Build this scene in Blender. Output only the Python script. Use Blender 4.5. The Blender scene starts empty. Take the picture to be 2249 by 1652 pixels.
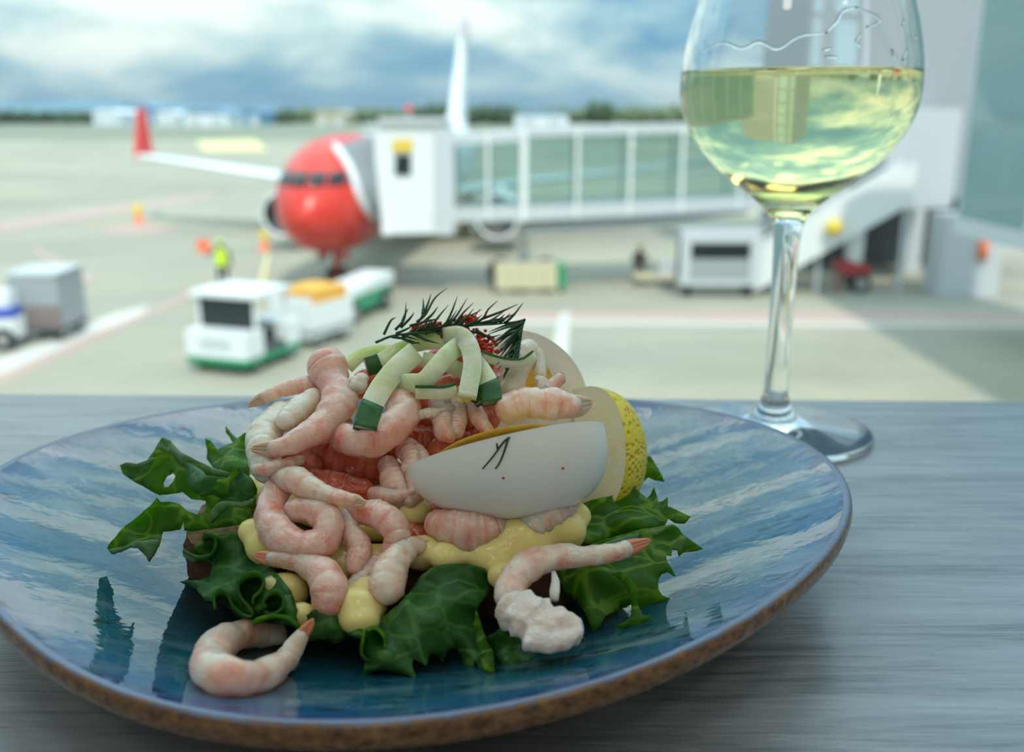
import bpy, math, random
import numpy as np
from mathutils import Vector, noise
from mathutils.geometry import delaunay_2d_cdt

# ---------------------------------------------------------------- camera / sky / light
sc = bpy.context.scene
COL = sc.collection
W, H, F = 2249.0, 1652.0, 2150.0
EYE = 0.117                       # camera height above the counter
HOR = 250.0                       # horizon row
PITCH = math.atan((H / 2 - HOR) / F)
GZ = EYE - 6.0                    # apron level (eye is 6 m above it)
cp, sp = math.cos(PITCH), math.sin(PITCH)

cam = bpy.data.cameras.new('camera')
camo = bpy.data.objects.new('camera', cam)
COL.objects.link(camo)
cam.sensor_width = 36.0
cam.sensor_fit = 'HORIZONTAL'
cam.lens = F / W * 36.0
camo.location = (0, 0, EYE)
camo.rotation_euler = (math.pi / 2 - PITCH, 0, 0)
cam.clip_start = 0.01
cam.clip_end = 20000
cam.dof.use_dof = True
cam.dof.focus_distance = 0.222
cam.dof.aperture_fstop = 12.5
sc.camera = camo
sc.view_settings.view_transform = 'Standard'
sc.view_settings.look = 'None'
sc.view_settings.gamma = 1.0
sc.view_settings.use_curve_mapping = False
sc.view_settings.exposure = 0.0
sc.cycles.use_denoising = True
sc.cycles.use_adaptive_sampling = True
sc.cycles.adaptive_threshold = 0.035
sc.cycles.max_bounces = 10
sc.cycles.transmission_bounces = 12
sc.cycles.transparent_max_bounces = 12
sc.cycles.sample_clamp_indirect = 6.0

SUN_E = 3.0
SKY_K = 1.0
FILL_K = 6.5


class NT:
    """tiny node-tree helper"""
    def __init__(s, tree):
        s.t = tree
        s.n = tree.nodes
        s.l = tree.links

    def new(s, typ, **kw):
        nd = s.n.new(typ)
        for k, v in kw.items():
            if k.startswith('i_'):
                nd.inputs[k[2:].replace('_', ' ')].default_value = v
            else:
                setattr(nd, k, v)
        return nd

    def link(s, a, b):
        s.l.new(a, b)

    def ramp(s, fac, stops):
        r = s.n.new('ShaderNodeValToRGB')
        e = r.color_ramp.elements
        while len(e) > 1:
            e.remove(e[0])
        e[0].position = stops[0][0]
        e[0].color = (*stops[0][1], 1)
        for p, c in stops[1:]:
            x = e.new(p)
            x.color = (*c, 1)
        s.link(fac, r.inputs[0])
        return r.outputs[0]

    def mix(s, fac, a, b, blend='MIX'):
        m = s.n.new('ShaderNodeMix')
        m.data_type = 'RGBA'
        m.blend_type = blend
        for sock, v in ((m.inputs[0], fac), (m.inputs[6], a), (m.inputs[7], b)):
            if isinstance(v, (int, float)):
                sock.default_value = v
            elif isinstance(v, tuple):
                sock.default_value = (*v, 1)
            else:
                s.link(v, sock)
        return m.outputs[2]

    def math(s, op, a, b=0.0, clamp=False):
        m = s.n.new('ShaderNodeMath')
        m.operation = op
        m.use_clamp = clamp
        for sock, v in ((m.inputs[0], a), (m.inputs[1], b)):
            if isinstance(v, (int, float)):
                sock.default_value = v
            else:
                s.link(v, sock)
        return m.outputs[0]

    def mapped(s, src, scale, loc=(0, 0, 0), rot=(0, 0, 0)):
        m = s.n.new('ShaderNodeMapping')
        m.inputs['Scale'].default_value = scale
        m.inputs['Location'].default_value = loc
        m.inputs['Rotation'].default_value = rot
        s.link(src, m.inputs[0])
        return m.outputs[0]

    def noise(s, vec, scale, detail=4.0, rough=0.55, dist=0.0):
        m = s.n.new('ShaderNodeTexNoise')
        m.inputs['Scale'].default_value = scale
        m.inputs['Detail'].default_value = detail
        m.inputs['Roughness'].default_value = rough
        m.inputs['Distortion'].default_value = dist
        s.link(vec, m.inputs['Vector'])
        return m.outputs[0]

    def voro(s, vec, scale, feature='F1'):
        m = s.n.new('ShaderNodeTexVoronoi')
        m.feature = feature
        m.inputs['Scale'].default_value = scale
        s.link(vec, m.inputs['Vector'])
        return m.outputs[0]


# world: cloudy daylight sky
world = bpy.data.worlds.new('sky')
sc.world = world
world.use_nodes = True
wt = NT(world.node_tree)
wt.n.clear()
tc = wt.new('ShaderNodeTexCoord')
v1 = wt.mapped(tc.outputs['Generated'], (1.0, 1.0, 3.0), loc=(0.37, 0.1, 0.2))
n1 = wt.noise(v1, 4.2, 6.0, 0.55, 0.25)
n2 = wt.noise(v1, 1.7, 3.0, 0.5, 0.0)
cl = wt.math('ADD', wt.math('MULTIPLY', n1, 0.65), wt.math('MULTIPLY', n2, 0.35))
sep = wt.new('ShaderNodeSeparateXYZ')
wt.link(tc.outputs['Generated'], sep.inputs[0])
cloud = wt.ramp(cl, [(0.38, (0.10, 0.27, 0.46)), (0.45, (0.18, 0.39, 0.56)), (0.50, (0.31, 0.52, 0.62)),
                     (0.555, (0.58, 0.76, 0.77)), (0.61, (0.86, 0.95, 0.91))])
hz = wt.math('SUBTRACT', 1.0, wt.math('MULTIPLY', wt.math('ABSOLUTE', sep.outputs[2]), 16.0), clamp=True)
# cloud cover is paler towards the zenith
cloud = wt.mix(wt.math('MULTIPLY', wt.math('MAXIMUM', sep.outputs[2], 0.0), 0.2), cloud, (0.66, 0.68, 0.66))
sky = wt.mix(wt.math('MULTIPLY', hz, 0.6), cloud, (0.30, 0.50, 0.66))
bg = wt.new('ShaderNodeBackground')
wt.link(sky, bg.inputs[0])
# an overcast sky is about three times brighter overhead than at the horizon
lum = wt.math('ADD', SKY_K, wt.math('MULTIPLY', wt.math('MAXIMUM', sep.outputs[2], 0.0), 2.8 * SKY_K))
wt.link(lum, bg.inputs[1])
wo = wt.new('ShaderNodeOutputWorld')
wt.link(bg.outputs[0], wo.inputs[0])

# sun: high, behind the building and a little to the right
sun = bpy.data.lights.new('sun', 'SUN')
sun.energy = SUN_E
sun.angle = math.radians(2.0)
sun.color = (1.0, 0.95, 0.86)
suno = bpy.data.objects.new('sun', sun)
COL.objects.link(suno)
suno.rotation_euler = Vector((-0.16, 0.58, -0.82)).to_track_quat('-Z', 'Y').to_euler()
suno.location = (0, -5, 30)


# ---------------------------------------------------------------- helpers
def at(px, py, Y):
    """point where the ray of a photo pixel meets the upright plane y = Y"""
    u, v = px - W / 2, py - H / 2
    d = Vector((u, F * cp - v * sp, -F * sp - v * cp))
    t = Y / d.y
    return Vector((d.x * t, Y, EYE + d.z * t))


def onz(px, py, z):
    u, v = px - W / 2, py - H / 2
    d = Vector((u, F * cp - v * sp, -F * sp - v * cp))
    t = (z - EYE) / d.z
    return Vector((d.x * t, d.y * t, z))


def ground(px, py):
    return onz(px, py, GZ)


def depth(p):
    return p.y * cp + (EYE - p.z) * sp


def rpx(p, r):
    return r * depth(p) / F


ORG = {}


def thing(name, label, cat, loc, group=None, kind=None):
    o = bpy.data.objects.new(name, None)
    COL.objects.link(o)
    o.empty_display_size = 0.02
    o.location = loc
    ORG[o] = Vector(loc)
    tag(o, label, cat, group, kind)
    return o


def tag(o, label=None, cat=None, group=None, kind=None):
    if label:
        o['label'] = label
    if cat:
        o['category'] = cat
    if group:
        o['group'] = group
    if kind:
        o['kind'] = kind
    return o


def obj(name, verts, faces, mat, parent=None, smooth=True, uvs=None, origin=None):
    """one mesh object from world-space vertices"""
    vs = [Vector(v) for v in verts]
    if parent is not None:
        org = ORG[parent]
    elif origin is not None:
        org = Vector(origin)
    else:
        xs = [v.x for v in vs]
        ys = [v.y for v in vs]
        zs = [v.z for v in vs]
        org = Vector(((min(xs) + max(xs)) / 2, (min(ys) + max(ys)) / 2, min(zs)))
    me = bpy.data.meshes.new(name)
    me.from_pydata([tuple(v - org) for v in vs], [], faces)
    if uvs is not None:
        ul = me.uv_layers.new(name='uv')
        idx = np.empty(len(me.loops), dtype=np.int32)
        me.loops.foreach_get('vertex_index', idx)
        ul.data.foreach_set('uv', np.asarray(uvs, dtype=np.float32)[idx].ravel())
    me.materials.append(mat)
    if smooth:
        me.polygons.foreach_set('use_smooth', [True] * len(me.polygons))
    me.update()
    o = bpy.data.objects.new(name, me)
    COL.objects.link(o)
    if parent is not None:
        o.parent = parent
        ORG[o] = org
    else:
        o.location = org
        ORG[o] = org
    return o


class MB:
    """collects simple solids into one mesh"""
    def __init__(s):
        s.v = []
        s.f = []

    def add(s, vs, fs):
        b = len(s.v)
        s.v += [Vector(v) for v in vs]
        s.f += [tuple(i + b for i in f) for f in fs]
        return s

    def box(s, lo, hi, fr=None):
        x0, y0, z0 = lo
        x1, y1, z1 = hi
        vs = [Vector((x, y, z)) for z in (z0, z1) for y in (y0, y1) for x in (x0, x1)]
        if fr:
            vs = [fr(v) for v in vs]
        return s.add(vs, [(0, 2, 3, 1), (4, 5, 7, 6), (0, 1, 5, 4), (2, 6, 7, 3), (0, 4, 6, 2), (1, 3, 7, 5)])

    def hexa(s, vs):
        """8 corners: bottom four then top four, each ring in order"""
        return s.add(vs, [(3, 2, 1, 0), (4, 5, 6, 7), (0, 1, 5, 4), (1, 2, 6, 5), (2, 3, 7, 6), (3, 0, 4, 7)])

    def tube(s, pts, rad, n=10, cap=True):
        vs, fs, _ = sweep(pts, rad, n, cap)
        return s.add(vs, fs)

    def prism(s, poly, vec):
        n = len(poly)
        a = [Vector(p) for p in poly]
        b = [p + Vector(vec) for p in a]
        return s.add(a + b, [tuple(range(n))[::-1], tuple(range(n, 2 * n))] +
                     [(i, (i + 1) % n, n + (i + 1) % n, n + i) for i in range(n)])

    def build(s, name, mat, parent=None, smooth=False, **k):
        return obj(name, s.v, s.f, mat, parent, smooth, **k)


def catmull(P, n):
    """Catmull-Rom resample of an array of rows"""
    P = np.asarray(P, float)
    m = len(P)
    Q = np.vstack([2 * P[0] - P[1], P, 2 * P[-1] - P[-2]])
    out = []
    for t in np.linspace(0, m - 1 - 1e-9, n):
        i = int(t)
        u = t - i
        p0, p1, p2, p3 = Q[i], Q[i + 1], Q[i + 2], Q[i + 3]
        out.append(0.5 * (2 * p1 + (p2 - p0) * u + (2 * p0 - 5 * p1 + 4 * p2 - p3) * u * u +
                          (3 * p1 - p0 - 3 * p2 + p3) * u ** 3))
    return np.array(out)


def frames(P):
    P = [Vector(p) for p in P]
    T = []
    for i in range(len(P)):
        a = P[max(i - 1, 0)]
        b = P[min(i + 1, len(P) - 1)]
        d = b - a
        T.append(d.normalized() if d.length > 1e-12 else Vector((0, 0, 1)))
    up = Vector((0, 0, 1)) if abs(T[0].z) < 0.9 else Vector((1, 0, 0))
    N = [(up - T[0] * up.dot(T[0])).normalized()]
    for i in range(1, len(P)):
        n = N[-1] - T[i] * N[-1].dot(T[i])
        N.append(n.normalized() if n.length > 1e-9 else N[-1])
    return P, T, N


def sweep(pts, rad, n=10, cap=True):
    P, T, N = frames(pts)
    if isinstance(rad, (int, float)):
        rad = [rad] * len(P)
    vs, uv = [], []
    for i, p in enumerate(P):
        b = T[i].cross(N[i])
        for k in range(n):
            a = 2 * math.pi * k / n
            vs.append(p + (N[i] * math.cos(a) + b * math.sin(a)) * rad[i])
            uv.append((i / max(len(P) - 1, 1), k / n))
    fs = [(i * n + k, i * n + (k + 1) % n, (i + 1) * n + (k + 1) % n, (i + 1) * n + k)
          for i in range(len(P) - 1) for k in range(n)]
    if cap:
        fs.append(tuple(range(n))[::-1])
        fs.append(tuple(range((len(P) - 1) * n, len(P) * n)))
    return vs, fs, uv


def lathe(prof, c, n=64, close=False):
    """profile [(r,z)] round a vertical axis at c"""
    vs, fs = [], []
    for r, z in prof:
        for k in range(n):
            a = 2 * math.pi * k / n
            vs.append(Vector((c[0] + r * math.cos(a), c[1] + r * math.sin(a), c[2] + z)))
    m = len(prof)
    for i in range(m if close else m - 1):
        j = (i + 1) % m
        for k in range(n):
            k2 = (k + 1) % n
            fs.append((i * n + k, i * n + k2, j * n + k2, j * n + k))
    return vs, fs


# ---------------------------------------------------------------- materials
MATS = {}


def pm(name, col, rough=0.5, metal=0.0, spec=0.5, sss=0.0, sssr=(1, 0.4, 0.25), sscale=0.004, coat=0.0,
       emit=None, trans=0.0, ior=1.45, alpha=1.0, var=None, bump=None):
    """principled material; var = (scale, other colour, amount) noise mottling; bump = (scale, strength)"""
    m = bpy.data.materials.new(name)
    m.use_nodes = True
    t = NT(m.node_tree)
    b = t.n['Principled BSDF']
    b.inputs['Base Color'].default_value = (*col, 1)
    b.inputs['Roughness'].default_value = rough
    b.inputs['Metallic'].default_value = metal
    b.inputs['Specular IOR Level'].default_value = spec
    b.inputs['IOR'].default_value = ior
    b.inputs['Transmission Weight'].default_value = trans
    b.inputs['Coat Weight'].default_value = coat
    if sss:
        b.inputs['Subsurface Weight'].default_value = sss
        b.inputs['Subsurface Radius'].default_value = sssr
        b.inputs['Subsurface Scale'].default_value = sscale
    if emit:
        b.inputs['Emission Color'].default_value = (*emit[0], 1)
        b.inputs['Emission Strength'].default_value = emit[1]
    if var or bump:
        c = t.new('ShaderNodeTexCoord').outputs['Object']
        if var:
            nz = t.noise(c, var[0], 5.0, 0.6)
            f = t.ramp(nz, [(0.5 - 0.5 * (1 - var[2]) - 0.001, (0, 0, 0)), (0.72, (1, 1, 1))])
            t.link(t.mix(f, col, var[1]), b.inputs['Base Color'])
        if bump:
            bn = t.new('ShaderNodeBump')
            bn.inputs['Strength'].default_value = bump[1]
            bn.inputs['Distance'].default_value = bump[2] if len(bump) > 2 else 0.001
            t.link(t.noise(c, bump[0], 4.0, 0.6), bn.inputs['Height'])
            t.link(bn.outputs[0], b.inputs['Normal'])
    MATS[name] = m
    return m


def glass_pane_mat(name, tint, refl=1.0):
    """thin flat pane: clear or tinted see-through with fresnel reflection"""
    m = bpy.data.materials.new(name)
    m.use_nodes = True
    t = NT(m.node_tree)
    t.n.clear()
    tr = t.new('ShaderNodeBsdfTransparent')
    tr.inputs[0].default_value = (*tint, 1)
    gl = t.new('ShaderNodeBsdfGlossy')
    gl.inputs['Roughness'].default_value = 0.0
    gl.inputs['Color'].default_value = (refl, refl, refl, 1)
    fr = t.new('ShaderNodeFresnel')
    # the same air-to-glass reflectance on both faces of the pane
    geo = t.new('ShaderNodeNewGeometry')
    t.link(t.math('SUBTRACT', 1.45, t.math('MULTIPLY', geo.outputs['Backfacing'], 1.45 - 1 / 1.45)), fr.inputs[0])
    mx = t.new('ShaderNodeMixShader')
    t.link(fr.outputs[0], mx.inputs[0])
    t.link(tr.outputs[0], mx.inputs[1])
    t.link(gl.outputs[0], mx.inputs[2])
    o = t.new('ShaderNodeOutputMaterial')
    t.link(mx.outputs[0], o.inputs[0])
    return m


def shrimp_mat(name, base, red, redamt):
    m = bpy.data.materials.new(name)
    m.use_nodes = True
    t = NT(m.node_tree)
    b = t.n['Principled BSDF']
    tcn = t.new('ShaderNodeTexCoord')
    uvn = t.new('ShaderNodeSeparateXYZ')
    t.link(tcn.outputs['UV'], uvn.inputs[0])
    ob = tcn.outputs['Object']
    n1 = t.noise(ob, 160.0, 4.0, 0.6, 0.6)
    n2 = t.noise(ob, 420.0, 3.0, 0.6, 1.0)
    # redder bands where the body segments meet
    w = t.math('ABSOLUTE', t.math('SINE', t.math('MULTIPLY', uvn.outputs[0], 18.85)))
    band = t.math('POWER', t.math('SUBTRACT', 1.0, w), 2.0)
    f = t.math('ADD', t.math('MULTIPLY', band, 0.38), t.math('MULTIPLY', t.math('SUBTRACT', n1, 0.47), 2.6))
    # a broken red line along the back
    dz = t.math('ABSOLUTE', t.math('SINE', t.math('MULTIPLY', t.math('ADD', uvn.outputs[1], -0.2), 3.1416)))
    dors = t.math('POWER', t.math('SUBTRACT', 1.0, dz), 3.0)
    f = t.math('ADD', f, t.math('MULTIPLY', t.math('MULTIPLY', dors, n1), 0.8))
    f = t.math('MULTIPLY', t.math('MULTIPLY', f, t.math('ADD', n2, 0.35)), redamt, clamp=True)
    cap = t.ramp(t.voro(t.mapped(ob, (1, 1, 1.6)), 210.0, 'DISTANCE_TO_EDGE'), [(0.0, (1, 1, 1)), (0.045, (0, 0, 0))])
    capm = t.math('MULTIPLY', t.math('MULTIPLY', cap, t.ramp(n1, [(0.48, (0, 0, 0)), (0.60, (1, 1, 1))])), 0.75)
    f = t.math('MAXIMUM', f, capm)
    pale = t.mix(t.ramp(n2, [(0.35, (0, 0, 0)), (0.7, (1, 1, 1))]), base, tuple(min(1, c * 1.12 + 0.02) for c in base))
    t.link(t.mix(f, pale, red), b.inputs['Base Color'])
    b.inputs['Roughness'].default_value = 0.28
    b.inputs['Specular IOR Level'].default_value = 0.6
    b.inputs['Coat Weight'].default_value = 0.35
    b.inputs['Coat Roughness'].default_value = 0.12
    b.inputs['Subsurface Weight'].default_value = 0.8
    b.inputs['Subsurface Radius'].default_value = (1.0, 0.5, 0.36)
    b.inputs['Subsurface Scale'].default_value = 0.009
    bn = t.new('ShaderNodeBump')
    bn.inputs['Strength'].default_value = 0.6
    bn.inputs['Distance'].default_value = 0.0008
    t.link(t.math('ADD', n2, t.math('MULTIPLY', w, 0.15)), bn.inputs['Height'])
    t.link(bn.outputs[0], b.inputs['Normal'])
    return m


M_SHRIMP = shrimp_mat('shrimp_flesh', (0.86, 0.55, 0.46), (0.74, 0.16, 0.09), 0.8)
M_SHRIMP_PALE = shrimp_mat('shrimp_flesh_pale', (0.92, 0.67, 0.56), (0.82, 0.25, 0.14), 0.9)
M_SHRIMP_CREAM = shrimp_mat('shrimp_flesh_cream', (0.92, 0.80, 0.66), (0.86, 0.50, 0.34), 0.5)
M_SHRIMP_SHADED = shrimp_mat('shrimp_flesh_shaded', (0.66, 0.17, 0.09), (0.50, 0.05, 0.02), 1.2)  # dark red flesh: shade and glow inside the heap put into the colour
M_TAIL = pm('shrimp_tail_shell', (0.78, 0.24, 0.12), 0.3, sss=0.4, sscale=0.003)
M_TAILP = pm('shrimp_tail_shell_pale', (0.86, 0.50, 0.34), 0.3, sss=0.5, sscale=0.003)
M_TORN = pm('shrimp_torn_flesh', (0.92, 0.87, 0.81), 0.4, sss=0.6, sscale=0.005, bump=(520, 1.0, 0.0012), var=(150, (0.90, 0.74, 0.66), 0.1))
M_EGGW = pm('egg_white', (1.0, 0.985, 0.88), 0.25, sss=0.45, sssr=(1, 0.9, 0.7), sscale=0.006, bump=(900, 0.08, 0.0004))
M_YOLK = pm('egg_yolk', (0.86, 0.50, 0.04), 0.75, sss=0.3, sscale=0.003, bump=(900, 0.8, 0.0006), var=(500, (0.92, 0.62, 0.10), 0.7))
M_MAYO = pm('mayonnaise', (0.88, 0.74, 0.30), 0.2, sss=0.5, sssr=(1, 0.8, 0.4), sscale=0.005, bump=(220, 0.3, 0.001))
M_ROE = pm('roe', (0.70, 0.05, 0.02), 0.15, sss=0.5, sscale=0.002)
M_DILL = pm('dill', (0.022, 0.075, 0.025), 0.45)
M_CUCF = pm('cucumber_flesh', (0.62, 0.80, 0.40), 0.22, sss=0.8, sssr=(0.8, 1, 0.4), sscale=0.006, coat=0.3,
            var=(180, (0.86, 0.93, 0.70), 0.7), bump=(420, 0.6, 0.0008))
M_CUCS = pm('cucumber_skin', (0.012, 0.07, 0.018), 0.35, var=(400, (0.04, 0.16, 0.03), 0.5))
M_PITH = pm('lemon_pith', (1.0, 0.97, 0.80), 0.45, sss=0.5, sssr=(1, 0.9, 0.5), sscale=0.004,
            var=(240, (0.98, 0.90, 0.55), 0.3), bump=(500, 0.4, 0.0006))
M_CRUMB = pm('bread_crumb', (0.33, 0.20, 0.09), 0.9, var=(320, (0.14, 0.07, 0.03), 0.6), bump=(420, 1.0, 0.0016))
M_CRUST = pm('bread_crust', (0.075, 0.028, 0.013), 0.85, var=(260, (0.15, 0.07, 0.03), 0.5), bump=(520, 0.9, 0.0012))


def lemon_mat():
    m = pm('lemon_peel', (0.86, 0.66, 0.03), 0.35, sss=0.25, sssr=(1, 0.8, 0.2), sscale=0.002)
    t = NT(m.node_tree)
    b = t.n['Principled BSDF']
    c = t.new('ShaderNodeTexCoord').outputs['Object']
    vo = t.voro(c, 620.0)
    bn = t.new('ShaderNodeBump')
    bn.inputs['Strength'].default_value = 0.7
    bn.inputs['Distance'].default_value = 0.0008
    t.link(t.ramp(vo, [(0.1, (0, 0, 0)), (0.5, (1, 1, 1))]), bn.inputs['Height'])
    t.link(bn.outputs[0], b.inputs['Normal'])
    t.link(t.mix(t.ramp(vo, [(0.05, (0, 0, 0)), (0.45, (1, 1, 1))]), (0.84, 0.60, 0.02), (0.92, 0.74, 0.06)), b.inputs['Base Color'])
    return m


M_PEEL = lemon_mat()


def leaf_mat(name, dark, light, vein, tl=0.45):
    m = bpy.data.materials.new(name)
    m.use_nodes = True
    t = NT(m.node_tree)
    t.n.clear()
    c = t.new('ShaderNodeTexCoord').outputs['Object']
    cw = t.mapped(c, (1, 1, 1))
    nz = t.noise(c, 90.0, 4.0, 0.6)
    dist = t.new('ShaderNodeVectorMath', operation='ADD')
    sc_ = t.new('ShaderNodeVectorMath', operation='SCALE')
    ncol = t.new('ShaderNodeTexNoise')
    ncol.inputs['Scale'].default_value = 120.0
    t.link(c, ncol.inputs['Vector'])
    t.link(ncol.outputs[1], sc_.inputs[0])
    sc_.inputs['Scale'].default_value = 0.004
    t.link(cw, dist.inputs[0])
    t.link(sc_.outputs[0], dist.inputs[1])
    v1_ = t.voro(t.mapped(dist.outputs[0], (0.55, 1, 1)), 150.0, 'DISTANCE_TO_EDGE')
    vm = t.ramp(v1_, [(0.02, (1, 1, 1)), (0.075, (0, 0, 0))])
    col = t.mix(t.ramp(nz, [(0.35, (0, 0, 0)), (0.68, (1, 1, 1))]), dark, light)
    col = t.mix(t.math('MULTIPLY', vm, 0.6), col, vein)
    pb = t.new('ShaderNodeBsdfPrincipled')
    pb.inputs['Roughness'].default_value = 0.38
    pb.inputs['Specular IOR Level'].default_value = 0.35
    t.link(col, pb.inputs['Base Color'])
    bn = t.new('ShaderNodeBump')
    bn.inputs['Strength'].default_value = 0.5
    bn.inputs['Distance'].default_value = 0.0006
    t.link(t.math('ADD', v1_, t.noise(c, 500.0, 3.0)), bn.inputs['Height'])
    t.link(bn.outputs[0], pb.inputs['Normal'])
    tb = t.new('ShaderNodeBsdfTranslucent')
    t.link(t.mix(0.7, col, (0.40, 0.74, 0.03), 'MIX'), tb.inputs[0])
    mx = t.new('ShaderNodeMixShader')
    mx.inputs[0].default_value = tl
    t.link(pb.outputs[0], mx.inputs[1])
    t.link(tb.outputs[0], mx.inputs[2])
    o = t.new('ShaderNodeOutputMaterial')
    t.link(mx.outputs[0], o.inputs[0])
    return m


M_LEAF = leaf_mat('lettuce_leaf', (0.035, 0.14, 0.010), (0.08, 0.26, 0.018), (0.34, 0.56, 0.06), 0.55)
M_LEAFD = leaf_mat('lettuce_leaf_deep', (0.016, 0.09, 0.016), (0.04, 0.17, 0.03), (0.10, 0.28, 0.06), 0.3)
M_LEAFU = leaf_mat('lettuce_underside', (0.11, 0.24, 0.10), (0.20, 0.36, 0.18), (0.30, 0.45, 0.22), 0.3)

# ---------------------------------------------------------------- the room
M_WALL = pm('room_wall', (0.74, 0.72, 0.68), 0.8)
M_FLOOR = pm('room_floor', (0.22, 0.20, 0.18), 0.5, var=(3, (0.28, 0.25, 0.22), 0.5))
M_CEIL = pm('room_ceiling', (0.86, 0.85, 0.83), 0.85)
M_FRAME = pm('window_frame', (0.20, 0.21, 0.22), 0.45, metal=0.4)
M_PANE = glass_pane_mat('window_glass', (0.97, 0.985, 0.98))

FLZ, CEZ, WX, YW, YB = -1.05, 4.6, 8.0, 0.47, -7.0


def struct(name, mb, mat, parent=None, label=None):
    o = mb.build(name, mat, parent)
    if parent is None:
        o['kind'] = 'structure'
    if label:
        o['label'] = label
    return o


struct('floor', MB().box((-WX, YB, FLZ - 0.2), (WX, YW + 0.15, FLZ)), M_FLOOR, label='grey floor of the airport restaurant')
struct('ceiling', MB().box((-WX, YB, CEZ), (WX, YW + 0.15, CEZ + 0.2)), M_CEIL, label='pale ceiling of the airport restaurant')
struct('wall_back', MB().box((-WX, YB - 0.2, FLZ), (WX, YB, CEZ)), M_WALL, label='pale back wall of the restaurant')
struct('wall_left', MB().box((-WX - 0.2, YB, FLZ), (-WX, YW + 0.15, CEZ)), M_WALL, label='pale wall left of the window')
struct('wall_right', MB().box((WX, YB, FLZ), (WX + 0.2, YW + 0.15, CEZ)), M_WALL, label='pale wall right of the window')
wf = MB()
wf.box((-WX, YW, FLZ), (WX, YW + 0.1, FLZ + 0.12)).box((-WX, YW, CEZ - 0.1), (WX, YW + 0.1, CEZ))
wframe = struct('window_1', wf, M_FRAME, label='wide floor to ceiling window facing the apron')
MX = (-WX, -5.4, -3.2, -1.1, 1.1, 3.2, 5.4, WX)
for x in MX:
    o = MB().box((x - 0.03, YW, FLZ + 0.12), (x + 0.03, YW + 0.1, CEZ - 0.1)).build('mullion', M_FRAME, wframe)
for a, b in zip(MX[:-1], MX[1:]):
    MB().box((a + 0.03, YW + 0.045, FLZ + 0.12), (b - 0.03, YW + 0.053, CEZ - 0.1)).build('pane', M_PANE, wframe)

# unseen lamps on the ceiling, added as front fill for the food
M_LAMP = pm('fill_diffuser', (0.9, 0.9, 0.88), 0.6, emit=((1.0, 0.93, 0.82), FILL_K))
M_FILLB = pm('fill_housing', (0.25, 0.25, 0.25), 0.5)
for k, (x, y) in enumerate([(-3.0, -1.4), (0.0, -1.4), (3.0, -1.4), (-3.0, -4.2), (0.0, -4.2), (3.0, -4.2)]):
    t_ = thing('fill_light', 'added round fill light on the restaurant ceiling', 'fill light', (x, y, CEZ - 0.08), 'added fill lights on the restaurant ceiling')
    v, f = lathe([(0.0, 0.08), (0.54, 0.08), (0.54, 0.01), (0.52, 0.0), (0.50, 0.012)], (x, y, CEZ - 0.08), 40)
    obj('housing', v, f, M_FILLB, t_)
    v, f = lathe([(0.50, 0.012), (0.3, 0.004), (0.0, 0.0)], (x, y, CEZ - 0.08), 40)
    obj('diffuser', v, f, M_LAMP, t_)


# counter -------------------------------------------------------------
def wood_mat():
    m = pm('grey_wood', (0.2, 0.22, 0.23), 0.42, spec=0.9)
    t = NT(m.node_tree)
    b = t.n['Principled BSDF']
    c = t.new('ShaderNodeTexCoord').outputs['Object']
    g1 = t.noise(t.mapped(c, (30, 520, 10)), 1.0, 6.0, 0.7, 0.35)
    g2 = t.noise(t.mapped(c, (9, 90, 5)), 1.0, 4.0, 0.6, 0.9)
    g3 = t.noise(t.mapped(c, (3, 9, 3)), 1.0, 3.0, 0.55)
    col = t.mix(t.ramp(g1, [(0.30, (0, 0, 0)), (0.62, (1, 1, 1))]), (0.11, 0.14, 0.16), (0.36, 0.40, 0.43))
    col = t.mix(t.ramp(g2, [(0.42, (0, 0, 0)), (0.72, (1, 1, 1))]), col, (0.42, 0.47, 0.53))
    col = t.mix(t.math('MULTIPLY', t.ramp(g3, [(0.4, (0, 0, 0)), (0.7, (1, 1, 1))]), 0.45), col, (0.16, 0.185, 0.205))
    t.link(col, b.inputs['Base Color'])
    t.link(t.math('ADD', 0.12, t.math('MULTIPLY', g1, 0.24)), b.inputs['Roughness'])
    bn = t.new('ShaderNodeBump')
    bn.inputs['Strength'].default_value = 0.3
    bn.inputs['Distance'].default_value = 0.0004
    t.link(t.math('ADD', g1, t.math('MULTIPLY', g2, 0.6)), bn.inputs['Height'])
    t.link(bn.outputs[0], b.inputs['Normal'])
    return m


M_WOOD = wood_mat()
M_STEEL = pm('black_steel', (0.03, 0.03, 0.032), 0.4, metal=0.6)
eL, eR = onz(0, 863, 0), onz(2249, 880, 0)
cdir = (eR - eL).normalized()
cnrm = Vector((-cdir.y, cdir.x, 0))
ce0 = eL + cdir * (-eL.x / cdir.x)          # edge point at x = 0


def cfr(v):
    return ce0 + cdir * v.x + cnrm * v.y + Vector((0, 0, v.z))


counter = thing('bar_counter', 'grey wood grain bar counter along the window under the plate', 'counter', (0, 0.1, FLZ))
top = MB()
NB = 3
e = 0.002
prof = [(0, -0.04), (0, -e), (-e, 0), (-0.62 + e, 0), (-0.62, -e), (-0.62, -0.04)]
vs = [cfr(Vector((x, y, z))) for x in (-1.6, 1.6) for y, z in prof]
n = len(prof)
top.add(vs, [tuple(range(n)), tuple(range(n, 2 * n))[::-1]] + [(i, n + i, n + (i + 1) % n, (i + 1) % n) for i in range(n)])
top.build('worktop', M_WOOD, counter)
for x in (-1.4, 1.4):
    for y in (-0.08, -0.54):
        MB().box((x - 0.03, y - 0.03, FLZ - 0.0), (x + 0.03, y + 0.03, -0.04), cfr).build('leg', M_STEEL, counter)
MB().box((-1.37, -0.095, -0.10), (1.37, -0.065, -0.04), cfr).build('rail', M_STEEL, counter)

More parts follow.
